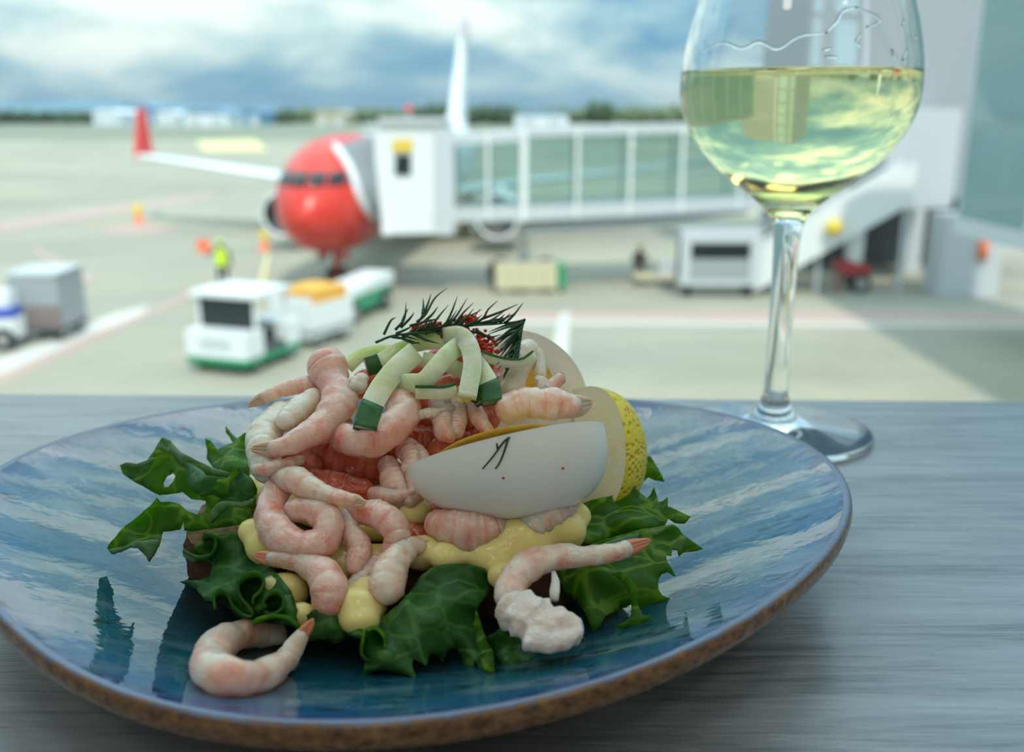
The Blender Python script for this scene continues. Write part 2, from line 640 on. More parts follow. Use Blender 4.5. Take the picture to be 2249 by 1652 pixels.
# ---------------------------------------------------------------- plate
RIMZ = 0.025
RIM_PX = [(0, 1025), (55, 992), (100, 972), (145, 955), (200, 938), (300, 920), (400, 900), (500, 884), (560, 876),
          (800, 862), (1100, 860), (1380, 876), (1552, 896), (1645, 921), (1741, 953), (1795, 981), (1836, 1019),
          (1855, 1057), (1865, 1095), (1858, 1150), (1822, 1218), (1782, 1268), (1712, 1310), (1639, 1352),
          (1542, 1408), (1421, 1457), (1300, 1503), (1100, 1554), (1000, 1574), (900, 1586), (800, 1592), (700, 1589),
          (500, 1570), (400, 1556), (300, 1535), (213, 1503), (150, 1470), (85, 1424), (0, 1362)]
rp = np.array([onz(x, y, RIMZ)[:2] for x, y in RIM_PX])
A_ = np.c_[2 * rp, np.ones(len(rp))]
q = np.linalg.lstsq(A_, (rp ** 2).sum(1), rcond=None)[0]
PC = Vector((q[0], q[1], 0))
PR = math.sqrt(q[2] + q[0] ** 2 + q[1] ** 2)
th = np.arctan2(rp[:, 1] - PC.y, rp[:, 0] - PC.x)
rr = np.hypot(rp[:, 1] - PC.y, rp[:, 0] - PC.x)
K = 5


def fb(t):
    t = np.atleast_1d(t)
    return np.concatenate([[np.ones_like(t)]] + [[np.cos(k * t), np.sin(k * t)] for k in range(1, K + 1)]).T


Bm = fb(th)
reg = np.diag([0.0] + [1e-3 * k ** 4 for k in range(1, K + 1) for _ in (0, 1)])
coef = np.linalg.solve(Bm.T @ Bm + reg, Bm.T @ rr)
NS = 180
TH = np.linspace(0, 2 * np.pi, NS, endpoint=False)
RO = fb(TH) @ coef


def plate_ring(s, z):
    # organic outline at the rim, nearly round in the well
    w = max(0.0, min(1.0, (s - 0.3) / 0.6))
    r = s * (PR * (1 - w) + RO * w)
    return [Vector((PC.x + r[k] * math.cos(TH[k]), PC.y + r[k] * math.sin(TH[k]), z)) for k in range(NS)]


def plate_surface(rings):
    vs, fs, uv = [], [], []
    for s, z, u in rings:
        vs += plate_ring(s, z)
        uv += [(u, k / NS) for k in range(NS)]
    for i in range(len(rings) - 1):
        for k in range(NS):
            k2 = (k + 1) % NS
            fs.append((i * NS + k, i * NS + k2, (i + 1) * NS + k2, (i + 1) * NS + k))
    return vs, fs, uv


def glaze_mat():
    m = pm('blue_reactive_glaze', (0.02, 0.1, 0.14), 0.03, spec=1.0, ior=1.6)
    t = NT(m.node_tree)
    b = t.n['Principled BSDF']
    tcn = t.new('ShaderNodeTexCoord')
    s = t.new('ShaderNodeSeparateXYZ')
    t.link(tcn.outputs['UV'], s.inputs[0])
    ob = tcn.outputs['Object']
    u = s.outputs[0]
    nA = t.noise(ob, 45.0, 4.0, 0.6, 0.4)
    uu = t.math('ADD', u, t.math('MULTIPLY', t.math('SUBTRACT', nA, 0.5), 0.10))
    col = t.ramp(uu, [(0.0, (0.002, 0.018, 0.022)), (0.58, (0.003, 0.026, 0.034)), (0.72, (0.006, 0.070, 0.105)),
                      (0.84, (0.012, 0.105, 0.165)), (0.94, (0.028, 0.125, 0.260)), (0.975, (0.05, 0.09, 0.24)), (1.0, (0.03, 0.03, 0.06))])
    strk = t.noise(t.mapped(ob, (30, 80, 30)), 1.0, 5.0, 0.65, 0.5)
    col = t.mix(t.math('MULTIPLY', t.ramp(strk, [(0.5, (0, 0, 0)), (0.75, (1, 1, 1))]),
                       t.ramp(u, [(0.5, (0, 0, 0)), (0.85, (0.7, 0.7, 0.7))])), col, (0.28, 0.36, 0.38))
    spk = t.voro(t.mapped(ob, (110, 260, 110)), 1.0)
    sm = t.math('MULTIPLY', t.ramp(spk, [(0.18, (1, 1, 1)), (0.34, (0, 0, 0))]),
                t.ramp(t.noise(ob, 30.0, 3.0), [(0.40, (0, 0, 0)), (0.52, (1, 1, 1))]))
    col = t.mix(t.math('MULTIPLY', sm, 0.85), col, (0.012, 0.022, 0.03))
    t.link(col, b.inputs['Base Color'])
    bn = t.new('ShaderNodeBump')
    bn.inputs['Strength'].default_value = 0.16
    bn.inputs['Distance'].default_value = 0.001
    t.link(t.noise(ob, 110.0, 3.0, 0.5, 0.3), bn.inputs['Height'])
    t.link(bn.outputs[0], b.inputs['Normal'])
    return m


def rim_mat():
    m = pm('brown_rim_glaze', (0.15, 0.075, 0.03), 0.22, spec=0.5)
    t = NT(m.node_tree)
    b = t.n['Principled BSDF']
    tcn = t.new('ShaderNodeTexCoord')
    s = t.new('ShaderNodeSeparateXYZ')
    t.link(tcn.outputs['UV'], s.inputs[0])
    nz = t.noise(t.mapped(tcn.outputs['UV'], (5, 230, 1)), 1.0, 5.0, 0.7)
    brown = t.mix(t.ramp(nz, [(0.38, (0, 0, 0)), (0.62, (1, 1, 1))]), (0.085, 0.032, 0.012), (0.27, 0.14, 0.055))
    n2 = t.math('ADD', s.outputs[0], t.math('MULTIPLY', t.math('SUBTRACT', nz, 0.5), 0.35))
    col = t.mix(t.ramp(n2, [(0.06, (0, 0, 0)), (0.17, (1, 1, 1))]), (0.15, 0.22, 0.36), brown)
    t.link(col, b.inputs['Base Color'])
    return m


M_GLAZE = glaze_mat()
M_RIM = rim_mat()
plate = thing('dinner_plate', 'glossy blue glazed plate with brown rim under the shrimp sandwich', 'plate', (PC.x, PC.y, 0))
PLZ = 0.0085                                     # floor of the well
prof = [(0.001, PLZ, 0.0), (0.2, PLZ, 0.2), (0.4, PLZ, 0.4), (0.50, PLZ + 0.0002, 0.5), (0.58, PLZ + 0.0009, 0.58), (0.66, PLZ + 0.0028, 0.66),
        (0.74, PLZ + 0.0056, 0.74), (0.82, PLZ + 0.0087, 0.82), (0.90, PLZ + 0.0122, 0.90), (0.955, PLZ + 0.0146, 0.955), (0.982, PLZ + 0.0160, 0.982)]
WELL = prof[:]
v, f, uv = plate_surface(prof)
obj('well', v, f, M_GLAZE, plate, uvs=uv)
prof = [(0.982, PLZ + 0.0160, 0.0), (0.990, RIMZ - 0.0003, 0.05), (0.997, RIMZ - 0.0002, 0.1), (1.002, RIMZ - 0.0012, 0.2), (1.004, RIMZ - 0.0026, 0.35), (1.001, RIMZ - 0.0042, 0.55),
        (0.990, RIMZ - 0.0058, 0.75), (0.95, RIMZ - 0.0085, 0.9), (0.85, 0.0115, 0.9), (0.70, 0.006, 0.9), (0.60, 0.003, 0.9), (0.585, 0.0, 0.9), (0.55, 0.0, 0.9), (0.53, 0.003, 0.9), (0.001, 0.003, 0.9)]
v, f, uv = plate_surface(prof)
obj('rim', v, f, M_RIM, plate, uvs=uv)['label'] = 'mottled brown rim and outer side'

# ---------------------------------------------------------------- wine glass
M_GLASS = pm('clear_glass', (1, 1, 1), 0.0, trans=1.0, ior=1.45)
M_WINE = pm('white_wine', (1.0, 0.965, 0.50), 0.09, trans=1.0, ior=1.34)
GB = onz(1697, 952, 0)
GB.z = 0.0


def gz(py):
    """height on the glass axis seen at photo row py"""
    v_ = py - H / 2
    return EYE + GB.y * (-F * sp - v_ * cp) / (F * cp - v_ * sp)


def gr(py, hw):
    return hw * (GB.y * cp + (EYE - gz(py)) * sp) / F


outer = [(r_, z_) for r_, z_ in [(0.0355, 0.0008), (0.0358, 0.0016), (0.0345, 0.0024), (0.022, 0.0038), (0.012, 0.0056), (0.0076, 0.0085)]]
for py, hw in [(868, 27.5), (850, 25.5), (800, 24.5), (700, 25.5), (600, 26.5), (530, 28.5), (495, 33), (475, 41), (455, 58), (440, 76), (425, 94), (400, 128), (370, 163),
               (340, 193), (310, 216), (280, 234), (245, 248), (205, 255), (165, 256), (110, 251), (50, 240), (0, 228)]:
    outer.append((gr(py, hw), gz(py)))
zr = outer[-1][1]
outer += [(outer[-1][0] - 0.0022, zr + 0.012), (outer[-1][0] - 0.005, zr + 0.026), (outer[-1][0] - 0.0078, zr + 0.038)]
oc = catmull(np.array(outer), 150)
th_g = 0.0011
zbot = gz(428)                                   # inside bottom of the bowl
inner = []
for i in range(len(oc)):
    if oc[i][1] > zbot + 0.0015:
        d = oc[min(i + 1, len(oc) - 1)] - oc[i - 1]
        d /= np.hypot(*d) + 1e-12
        inner.append((max(oc[i][0] - d[1] * th_g, 0.0005), oc[i][1] + d[0] * th_g))
i0 = inner[0]
inner = [(0.0003, zbot), (i0[0] * 0.55, zbot + 0.0003), (i0[0] * 0.85, zbot + 0.0009)] + inner
glass = thing('wine_glass', 'stemmed clear wine glass half full of white wine behind the plate', 'wine glass', GB)
# stem and foot flow into the bowl: cut the outside profile at the bowl base
zcut = gz(470)
foot = [tuple(p) for p in oc if p[1] <= gz(880)]
stem = [tuple(p) for p in oc if gz(880) <= p[1] <= zcut]
full = [(0.0003, 0.0006), (0.03, 0.0006)] + [tuple(p) for p in oc] + [(inner[-1][0] + 0.0005, oc[-1][1] + 0.0006)] + inner[::-1]
v, f = lathe(full, GB, 96)
obj('glass_body', v, f, M_GLASS, glass)
# wet streaks above the wine line
WZ = gz(160)


def inner_r(z):
    zs = [p[1] for p in inner]
    rs = [p[0] for p in inner]
    return float(np.interp(z, zs, rs))


random.seed(4)
streaks = [[(1530, 120), (1560, 104), (1590, 118), (1620, 106), (1650, 122), (1690, 98), (1740, 92)], [(1740, 92), (1760, 70), (1775, 48), (1800, 40)],
           [(1800, 40), (1830, 52), (1850, 62), (1845, 72), (1820, 80)], [(1808, 92), (1798, 108), (1806, 120)], [(1875, 122), (1882, 144)], [(1917, 118), (1902, 144)],
           [(1948, 86), (1946, 102)], [(1910, 62), (1906, 74)], [(1730, 126), (1748, 122)], [(1735, 138), (1760, 140)]]
for st in streaks:
    P3 = []
    for x, y in catmull(np.array(st, float), len(st) * 4):
        zz = gz(y)
        R = inner_r(zz) - 0.0001
        p = at(x, y, GB.y)
        dx = max(-R * 0.98, min(R * 0.98, p.x - GB.x - (1749 - 1697) * 0.0))
        P3.append(Vector((GB.x + dx, GB.y - math.sqrt(max(R * R - dx * dx, 0)), zz)))
    rad = [0.00022 + 0.0003 * math.sin(math.pi * i / (len(P3) - 1)) for i in range(len(P3))]
    v, f, _ = sweep(P3, rad, 8)
    obj('wet_streak', v, f, M_GLASS, glass)
wp = [(0.0003, zbot - 0.0002)] + [(r_ + 0.00025, z_) for r_, z_ in inner[1:] if z_ < WZ - 0.0004]
wp += [(inner_r(WZ) + 0.00025, WZ + 0.0004), (inner_r(WZ) - 0.0008, WZ), (inner_r(WZ) * 0.6, WZ - 0.0002), (0.0003, WZ - 0.0002)]
v, f = lathe(wp, GB, 96)
wine = obj('white_wine', v, f, M_WINE)
tag(wine, 'pale yellow white wine filling half the glass bowl', 'wine')

# ---------------------------------------------------------------- food helpers
YP_Y = [640, 750, 850, 950, 1050, 1150, 1250, 1350, 1450, 1540]
YP_V = [0.246, 0.240, 0.230, 0.219, 0.207, 0.196, 0.186, 0.177, 0.169, 0.163]


def yp(py):
    return float(np.interp(py, YP_Y, YP_V))


def pt(px, py, off=0.0):
    """a point on the mound: row py fixes how far back, off (mm) moves it away from the viewer"""
    return at(px, py, yp(py) + off * 0.001)


def shrimp(label, pts, mat=None, tail=None, seed=0, ridges=6.0, tmat=None, group='shrimps in the heap', flat=1.0, tlen=None):
    """pts: (px, py, radius px, mm back) from head end to tail end"""
    rnd = random.Random(seed)
    c3 = []
    for p in pts:
        q_ = pt(p[0], p[1], p[3] if len(p) > 3 else 0.0)
        c3.append((*q_, rpx(q_, p[2])))
    C = catmull(np.array(c3), 60)
    # rounded ends
    P = [C[0][:3] - (C[1][:3] - C[0][:3]) / (np.linalg.norm(C[1][:3] - C[0][:3]) + 1e-9) * C[0][3] * k for k in (0.72, 0.55, 0.3)]
    R = [C[0][3] * k for k in (0.25, 0.65, 0.9)]
    for c in C:
        P.append(c[:3])
        R.append(max(c[3], 0.0004))
    d = (C[-1][:3] - C[-2][:3])
    d /= np.linalg.norm(d) + 1e-9
    for k, s_ in ((0.35, 0.85), (0.6, 0.6), (0.75, 0.2)):
        P.append(C[-1][:3] + d * C[-1][3] * k)
        R.append(C[-1][3] * s_)
    P_, T, N = frames(P)
    n = 24
    vs, uv = [], []
    m = len(P_)
    ph = rnd.random()
    for i, p in enumerate(P_):
        t = i / (m - 1)
        b = T[i].cross(N[i])
        seg = abs(math.sin(math.pi * (t * ridges + ph)))
        rs = R[i] * (1.0 - 0.085 * math.exp(-(seg / 0.28) ** 2)) * (1.0 + 0.035 * (1 - seg))
        for k in range(n):
            a = 2 * math.pi * k / n
            dvec = N[i] * math.cos(a) + b * math.sin(a)
            q_ = p + dvec * rs
            nz = noise.noise(q_ * 150 + Vector((seed, 0, 0))) * 0.20 + noise.noise(q_ * 380) * 0.12 + noise.noise(q_ * 900) * 0.05
            vs.append(p + dvec * rs * (1 + nz))
            uv.append((t + ph, k / n))
    fs = [(i * n + k, i * n + (k + 1) % n, (i + 1) * n + (k + 1) % n, (i + 1) * n + k) for i in range(m - 1) for k in range(n)]
    fs.append(tuple(range(n))[::-1])
    fs.append(tuple(range((m - 1) * n, m * n)))
    zlow = min(v.z for v in vs)
    if tail is None:
        o = obj('shrimp', vs, fs, mat or M_SHRIMP, None, uvs=uv)
        tag(o, label, 'shrimp', group)
        return o
    cx = sum(vs, Vector()) / len(vs)
    th_ = thing('shrimp', label, 'shrimp', (cx.x, cx.y, zlow), group)
    obj('shrimp_body', vs, fs, mat or M_SHRIMP, th_, uvs=uv)
    # tail fan: narrow blades spreading from the last segment to the tip
    tip = pt(tail[0], tail[1], tail[2] if len(tail) > 2 else (pts[-1][3] if len(pts[-1]) > 3 else 0))
    root = Vector(C[-1][:3])
    ax = tip - root
    rr_ = C[-1][3]
    side = ax.cross(Vector(root - camo.location)).normalized()
    mb = MB()
    for s_ in (-1, 0, 1):
        mid = root + ax * 0.55 + side * rr_ * 0.36 * s_
        end = root + ax * (1.0 - 0.10 * abs(s_ - 0.4)) + side * rr_ * 0.22 * s_
        pts_ = [root + side * rr_ * 0.3 * s_, root + ax * 0.2 + side * rr_ * 0.42 * s_, mid, end]
        mb.tube([tuple(x) for x in catmull(np.array([tuple(x) for x in pts_]), 10)],
                [rr_ * k for k in (0.70, 0.72, 0.68, 0.62, 0.55, 0.46, 0.37, 0.28, 0.18, 0.05)], 8)
    mb.build('tail_fan', tmat or M_TAIL, th_, True)
    return th_


def blob(mb, c, r, seed=0, amp=0.25, n=18, mscale=60.0):
    vs, fs = [], []
    c = Vector(c)
    r = Vector(r)
    for i in range(n + 1):
        a = math.pi * i / n
        for k in range(2 * n):
            b = math.pi * k / n
            d = Vector((math.sin(a) * math.cos(b), math.sin(a) * math.sin(b), math.cos(a)))
            p = Vector((d.x * r.x, d.y * r.y, d.z * r.z))
            q_ = 1 + amp * noise.noise((c + p) * mscale + Vector((seed * 7.1, 0, 0)))
            vs.append(c + p * q_)
    for i in range(n):
        for k in range(2 * n):
            k2 = (k + 1) % (2 * n)
            fs.append((i * 2 * n + k, (i + 1) * 2 * n + k, (i + 1) * 2 * n + k2, i * 2 * n + k2))
    mb.add(vs, fs)
    return mb


def inside(p, poly):
    x, y = p
    c = False
    j = len(poly) - 1
    for i in range(len(poly)):
        xi, yi = poly[i]
        xj, yj = poly[j]
        if (yi > y) != (yj > y) and x < (xj - xi) * (y - yi) / (yj - yi) + xi:
            c = not c
        j = i
    return c


def seg_dist(p, poly):
    d = 1e9
    for i in range(len(poly)):
        a = np.array(poly[i - 1], float)
        b = np.array(poly[i], float)
        ab = b - a
        t = max(0, min(1, np.dot(np.array(p) - a, ab) / (np.dot(ab, ab) + 1e-9)))
        d = min(d, np.linalg.norm(a + ab * t - p))
    return d


def sheet(name, polys, ctrl, mat, parent, amp=2.5, wl=55.0, seed=0, step=13.0, thick=0.00045, dome=0.0):
    """leaf blade: outline (and holes) in photo pixels, how far back from control points (px, py, metres), ruffled"""
    rnd = random.Random(seed)
    outer_ = polys[0]
    verts, edges = [], []
    dense = []
    for poly in polys:
        pl = []
        for i in range(len(poly)):
            a, b = poly[i], poly[(i + 1) % len(poly)]
            L = math.hypot(b[0] - a[0], b[1] - a[1])
            k = max(1, int(L / (step * 0.6)))
            for j in range(k):
                u = j / k
                jit = 0.0 if j == 0 else rnd.uniform(-0.8, 0.8)
                pl.append((a[0] + (b[0] - a[0]) * u + jit, a[1] + (b[1] - a[1]) * u + jit))
        s0 = len(verts)
        verts += pl
        edges += [(s0 + i, s0 + (i + 1) % len(pl)) for i in range(len(pl))]
        dense.append(pl)
    xs = [p[0] for p in outer_]
    ys = [p[1] for p in outer_]
    y = min(ys)
    row = 0
    while y < max(ys):
        x = min(xs) + (row % 2) * step / 2
        while x < max(xs):
            p = (x + rnd.uniform(-2, 2), y + rnd.uniform(-2, 2))
            if inside(p, outer_) and not any(inside(p, h) for h in polys[1:]) and seg_dist(p, outer_) > step * 0.45:
                verts.append(p)
            x += step
        y += step * 0.87
        row += 1
    vv, ee, ff, *_ = delaunay_2d_cdt([Vector(p) for p in verts], edges, [], 0, 1e-4)
    out, keep = [], []
    for f_ in ff:
        cx = sum(vv[i].x for i in f_) / len(f_)
        cy = sum(vv[i].y for i in f_) / len(f_)
        if inside((cx, cy), dense[0]) and not any(inside((cx, cy), h) for h in dense[1:]):
            keep.append(tuple(f_))
    C = np.array(ctrl, float)
    for p in vv:
        d2 = (C[:, 0] - p.x) ** 2 + (C[:, 1] - p.y) ** 2 + 200.0
        w = 1 / d2 ** 1.3
        Y = float((w * C[:, 2]).sum() / w.sum())
        e_ = min(1.0, seg_dist((p.x, p.y), dense[0]) / 30.0)
        ruf = noise.noise(Vector((p.x / wl, p.y / wl, seed * 3.3))) * amp + noise.noise(Vector((p.x / wl * 2.3, p.y / wl * 2.3, seed))) * amp * 0.5 * (1.2 - e_)
        Y += (ruf - dome * e_) * 0.001
        out.append(at(p.x, p.y, Y))
    o = obj(name, out, keep, mat, parent)
    md = o.modifiers.new('thickness', 'SOLIDIFY')
    md.thickness = thick
    md.offset = 0
    return o


def frill(name, pts, ctrlY, mat, parent, w=(-2.0, 9.0), tilt=6.0, n=40):
    """a ruffled strip seen edge-on: a curling line in pixels carried back into depth"""
    C = catmull(np.array(pts, float), n)
    vs, fs = [], []
    for i, (x, y) in enumerate(C):
        for j in range(5):
            u = j / 4
            vs.append(at(x + u * 2, y + tilt * u, ctrlY + (w[0] + (w[1] - w[0]) * u) * 0.001))
    for i in range(n - 1):
        for j in range(4):
            fs.append((i * 5 + j, i * 5 + j + 1, (i + 1) * 5 + j + 1, (i + 1) * 5 + j))
    o = obj(name, vs, fs, mat, parent)
    md = o.modifiers.new('thickness', 'SOLIDIFY')
    md.thickness = 0.0006
    md.offset = 0
    return o


def sector(c, a, tow, L, b, f0, f1, k=1.0, taper=-0.16, nt=28, nf=28, grow=0.0, bump=0.0, flat=False):
    """a wedge of an egg-shaped solid: axis a, angles f0..f1 (deg) from direction tow towards up; returns outer and cut-face meshes"""
    a = a.normalized()
    t_ = (tow - a * tow.dot(a)).normalized()
    u_ = a.cross(t_)
    if u_.z < 0:
        u_ = -u_
    L, b = L * k, b * k

    def rad(th_):
        return b * math.sin(th_) ** (0.9 if th_ < 1.57 else 0.72) * (1 + taper * math.cos(th_))

    def dirn(fi):
        return t_ * math.cos(fi) + u_ * math.sin(fi)
    f0, f1 = math.radians(f0), math.radians(f1)
    vo, fo = [], []
    for i in range(nt + 1):
        th_ = math.pi * (0.001 + 0.998 * i / nt)
        for j in range(nf + 1):
            fi = f0 + (f1 - f0) * j / nf
            p = c - a * L * math.cos(th_) + dirn(fi) * rad(th_)
            if bump:
                p += dirn(fi) * bump * noise.noise(p * 500)
            vo.append(p)
    for i in range(nt):
        for j in range(nf):
            fo.append((i * (nf + 1) + j, i * (nf + 1) + j + 1, (i + 1) * (nf + 1) + j + 1, (i + 1) * (nf + 1) + j))
    vc, fc = [], []
    for fi, sg in ((f0, 1), (f1, -1)):
        s0 = len(vc)
        nrm = dirn(fi + math.pi / 2) * (-1 if f1 > f0 else 1) * sg
        m_ = 6
        for i in range(nt + 1):
            th_ = math.pi * (0.001 + 0.998 * i / nt)
            for j in range(m_ + 1):
                p = c - a * L * math.cos(th_) + dirn(fi) * rad(th_) * j / m_ + nrm * grow * math.sin(math.pi * min(1, 0.999 * i / nt))
                vc.append(p)
        for i in range(nt):
            for j in range(m_):
                fc.append((s0 + i * (m_ + 1) + j, s0 + i * (m_ + 1) + j + 1, s0 + (i + 1) * (m_ + 1) + j + 1, s0 + (i + 1) * (m_ + 1) + j))
    return (vo, fo), (vc, fc)


# ---------------------------------------------------------------- bread
random.seed(11)
BC = Vector((-0.0275, 0.239, PLZ))
bread = thing('rye_bread', 'dark rye bread slice with rough crumb under the lettuce', 'bread', BC)
BH = 0.0125


def bread_ring(k, z, jit):
    out = []
    for i in range(72):
        a = 2 * math.pi * i / 72
        # rounded square outline
        ca, sa = math.cos(a), math.sin(a)
        e_ = (abs(ca) ** 4.5 + abs(sa) ** 4.5) ** (-1 / 4.5)
        x, y = 0.0500 * e_ * ca * k, 0.0420 * e_ * sa * k
        rot = -0.13
        p = Vector((BC.x + x * math.cos(rot) - y * math.sin(rot), BC.y + x * math.sin(rot) + y * math.cos(rot), z))
        nz = noise.noise(p * 220) * jit
        out.append(p + Vector((ca, sa, 0)) * nz + Vector((0, 0, noise.noise(p * 330 + Vector((5, 5, 5))) * jit)))
    return out


rings = [bread_ring(0.97, PLZ + 0.0003, 0.0), bread_ring(1.0, PLZ + 0.002, 0.0008), bread_ring(1.0, PLZ + 0.006, 0.0012), bread_ring(1.0, PLZ + 0.010, 0.0012), bread_ring(0.985, PLZ + BH, 0.0008)]
vs = [p for r_ in rings for p in r_]
fs = [(i * 72 + k, i * 72 + (k + 1) % 72, (i + 1) * 72 + (k + 1) % 72, (i + 1) * 72 + k) for i in range(4) for k in range(72)]
fs.append(tuple(range(72))[::-1])
obj('crust', vs, fs, M_CRUST, bread)
rings = [bread_ring(0.985, PLZ + BH, 0.0008)] + [bread_ring(k, PLZ + BH + 0.0004, 0.0012) for k in (0.96, 0.9, 0.75, 0.5, 0.25, 0.02)]
vs = [p for r_ in rings for p in r_]
fs = [(i * 72 + k, i * 72 + (k + 1) % 72, (i + 1) * 72 + (k + 1) % 72, (i + 1) * 72 + k) for i in range(6) for k in range(72)]
obj('crumb', vs, fs, M_CRUMB, bread)

# ---------------------------------------------------------------- lettuce
LG = 'lettuce leaves around the sandwich'


def leaf_thing(label, px, py, Y):
    return thing('lettuce_leaf', label, 'lettuce', at(px, py, Y), LG)


# upper leaf on the left with a hole in it
l1 = leaf_thing('bright lettuce leaf with a hole and folded crest reaching over the plate', 480, 1060, 0.222)
sheet('leaf_blade', [[(264, 1022), (277, 1018), (300, 1022), (325, 1011), (338, 992), (346, 976), (357, 961), (370, 970), (393, 993), (430, 1014), (470, 1032), (508, 1042), (520, 1060),
                      (500, 1085), (455, 1100), (420, 1095), (402, 1080), (385, 1084), (352, 1088), (330, 1078), (308, 1064), (285, 1052), (271, 1040)],
                     [(358, 1060), (366, 1046), (380, 1038), (387, 1046), (382, 1058), (370, 1070), (360, 1070)]],
      [(264, 1022, .236), (350, 1000, .232), (360, 962, .238), (340, 1085, .228), (430, 1050, .226), (500, 1045, .226)], M_LEAF, l1, 2.5, 50, 1)
sheet('leaf_fold', [[(357, 961), (372, 967), (395, 992), (430, 1011), (470, 1029), (506, 1040), (505, 1050), (470, 1044), (430, 1042), (402, 1024), (384, 1000), (352, 986), (362, 975)]],
      [(357, 961, .233), (430, 1020, .224), (505, 1045, .222)], M_LEAFU, l1, 0.8, 40, 2, 10)
sheet('leaf_fold', [[(264, 1022), (277, 1016), (300, 1019), (322, 1011), (345, 1004), (330, 1020), (300, 1031), (272, 1029)]], [(264, 1022, .2335), (345, 1005, .2295)], M_LEAFU, l1, 0.5, 40, 3, 10)
# lower leaf on the left
l2 = leaf_thing('long lettuce leaf with a pointed tip hanging over the dark bread', 470, 1150, 0.214)
sheet('leaf_blade', [[(236, 1203), (250, 1184), (275, 1155), (308, 1131), (325, 1115), (335, 1106), (343, 1094), (352, 1104), (372, 1102), (396, 1108), (410, 1122), (430, 1130), (449, 1127), (455, 1108), (447, 1085), (438, 1076), (468, 1084),
                      (495, 1092), (530, 1092), (562, 1085), (560, 1120), (540, 1150), (480, 1160), (430, 1166), (405, 1165), (403, 1146), (396, 1163), (372, 1167), (356, 1168), (352, 1190), (343, 1212),
                      (328, 1234), (322, 1221), (304, 1203), (284, 1203), (266, 1212), (246, 1217)]],
      [(236, 1203, .2155), (310, 1140, .218), (330, 1232, .206), (400, 1140, .213), (450, 1100, .214), (560, 1090, .211), (540, 1150, .205)], M_LEAF, l2, 2.0, 60, 4)
sheet('leaf_fold', [[(240, 1208), (262, 1203), (300, 1190), (345, 1186), (352, 1190), (343, 1212), (328, 1234), (322, 1221), (304, 1204), (284, 1203), (266, 1213), (247, 1217)]],
      [(240, 1208, .212), (340, 1200, .205)], M_LEAFU, l2, 0.6, 40, 5, 10)
# dark inner leaf with folded tips, upper left
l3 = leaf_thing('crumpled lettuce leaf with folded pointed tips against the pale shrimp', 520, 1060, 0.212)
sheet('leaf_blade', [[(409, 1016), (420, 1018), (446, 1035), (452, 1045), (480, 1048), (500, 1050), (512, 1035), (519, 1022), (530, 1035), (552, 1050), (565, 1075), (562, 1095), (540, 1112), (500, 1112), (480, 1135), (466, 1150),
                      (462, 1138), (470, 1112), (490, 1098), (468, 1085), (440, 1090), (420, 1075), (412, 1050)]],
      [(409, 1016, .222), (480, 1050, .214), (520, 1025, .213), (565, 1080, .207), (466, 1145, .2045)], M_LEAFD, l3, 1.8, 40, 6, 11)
sheet('leaf_fold', [[(462, 1142), (464, 1122), (478, 1106), (500, 1100), (530, 1104), (556, 1096), (565, 1085), (556, 1103), (535, 1115), (500, 1113), (482, 1128), (467, 1148)]],
      [(462, 1140, .2022), (560, 1095, .2045)], M_LEAFU, l3, 0.5, 40, 7, 9)
sheet('leaf_tip', [[(465, 1072), (480, 1068), (476, 1055), (498, 1052), (512, 1036), (519, 1023), (524, 1040), (505, 1060), (500, 1090), (480, 1084)]],
      [(465, 1072, .2115), (519, 1023, .2105), (500, 1088, .209)], M_LEAF, l3, 0.7, 40, 8, 9)
# back leaf, upper left
l4 = leaf_thing('small upright lettuce leaf tips behind the pale shrimp', 520, 1010, 0.236)
sheet('leaf_blade', [[(450, 963), (462, 968), (478, 988), (486, 985), (498, 978), (512, 974), (506, 962), (497, 950), (496, 937), (508, 952), (522, 964), (538, 950), (546, 960), (550, 1000), (545, 1060), (500, 1050), (470, 1030), (454, 1008), (455, 985)]],
      [(450, 963, .240), (497, 938, .246), (545, 955, .240), (520, 1040, .228)], M_LEAF, l4, 2.0, 45, 9, 11)
# dark front-left leaf with curls
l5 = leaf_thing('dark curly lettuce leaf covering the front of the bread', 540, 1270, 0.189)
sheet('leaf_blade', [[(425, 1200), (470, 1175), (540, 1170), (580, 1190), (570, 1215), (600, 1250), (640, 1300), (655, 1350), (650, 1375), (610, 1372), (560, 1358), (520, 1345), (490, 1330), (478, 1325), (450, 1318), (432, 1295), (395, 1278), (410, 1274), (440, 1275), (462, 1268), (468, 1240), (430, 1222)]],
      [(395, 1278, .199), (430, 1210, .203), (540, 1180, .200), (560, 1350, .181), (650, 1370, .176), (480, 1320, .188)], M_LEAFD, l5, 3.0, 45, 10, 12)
frill('curl', [(472, 1335), (470, 1305), (484, 1294), (500, 1303), (512, 1330), (540, 1352), (556, 1350), (545, 1330), (528, 1310), (522, 1280), (538, 1262), (562, 1256), (578, 1270), (574, 1295), (558, 1310), (556, 1326)], 0.181, M_LEAFD, l5, (-2, 13), 16, 70)
frill('curl', [(580, 1343), (600, 1348), (620, 1335), (622, 1312), (606, 1297), (588, 1305), (578, 1322), (584, 1334)], 0.1775, M_LEAFD, l5, (-2, 12), 15, 50)
frill('curl', [(552, 1368), (570, 1358), (600, 1352), (632, 1356), (655, 1375)], 0.1755, M_LEAF, l5, (-2, 7), 8, 40)
frill('curl', [(402, 1208), (430, 1222), (462, 1218), (474, 1196), (470, 1178), (452, 1172), (446, 1184)], 0.198, M_LEAFD, l5, (-2, 9), 12, 50)
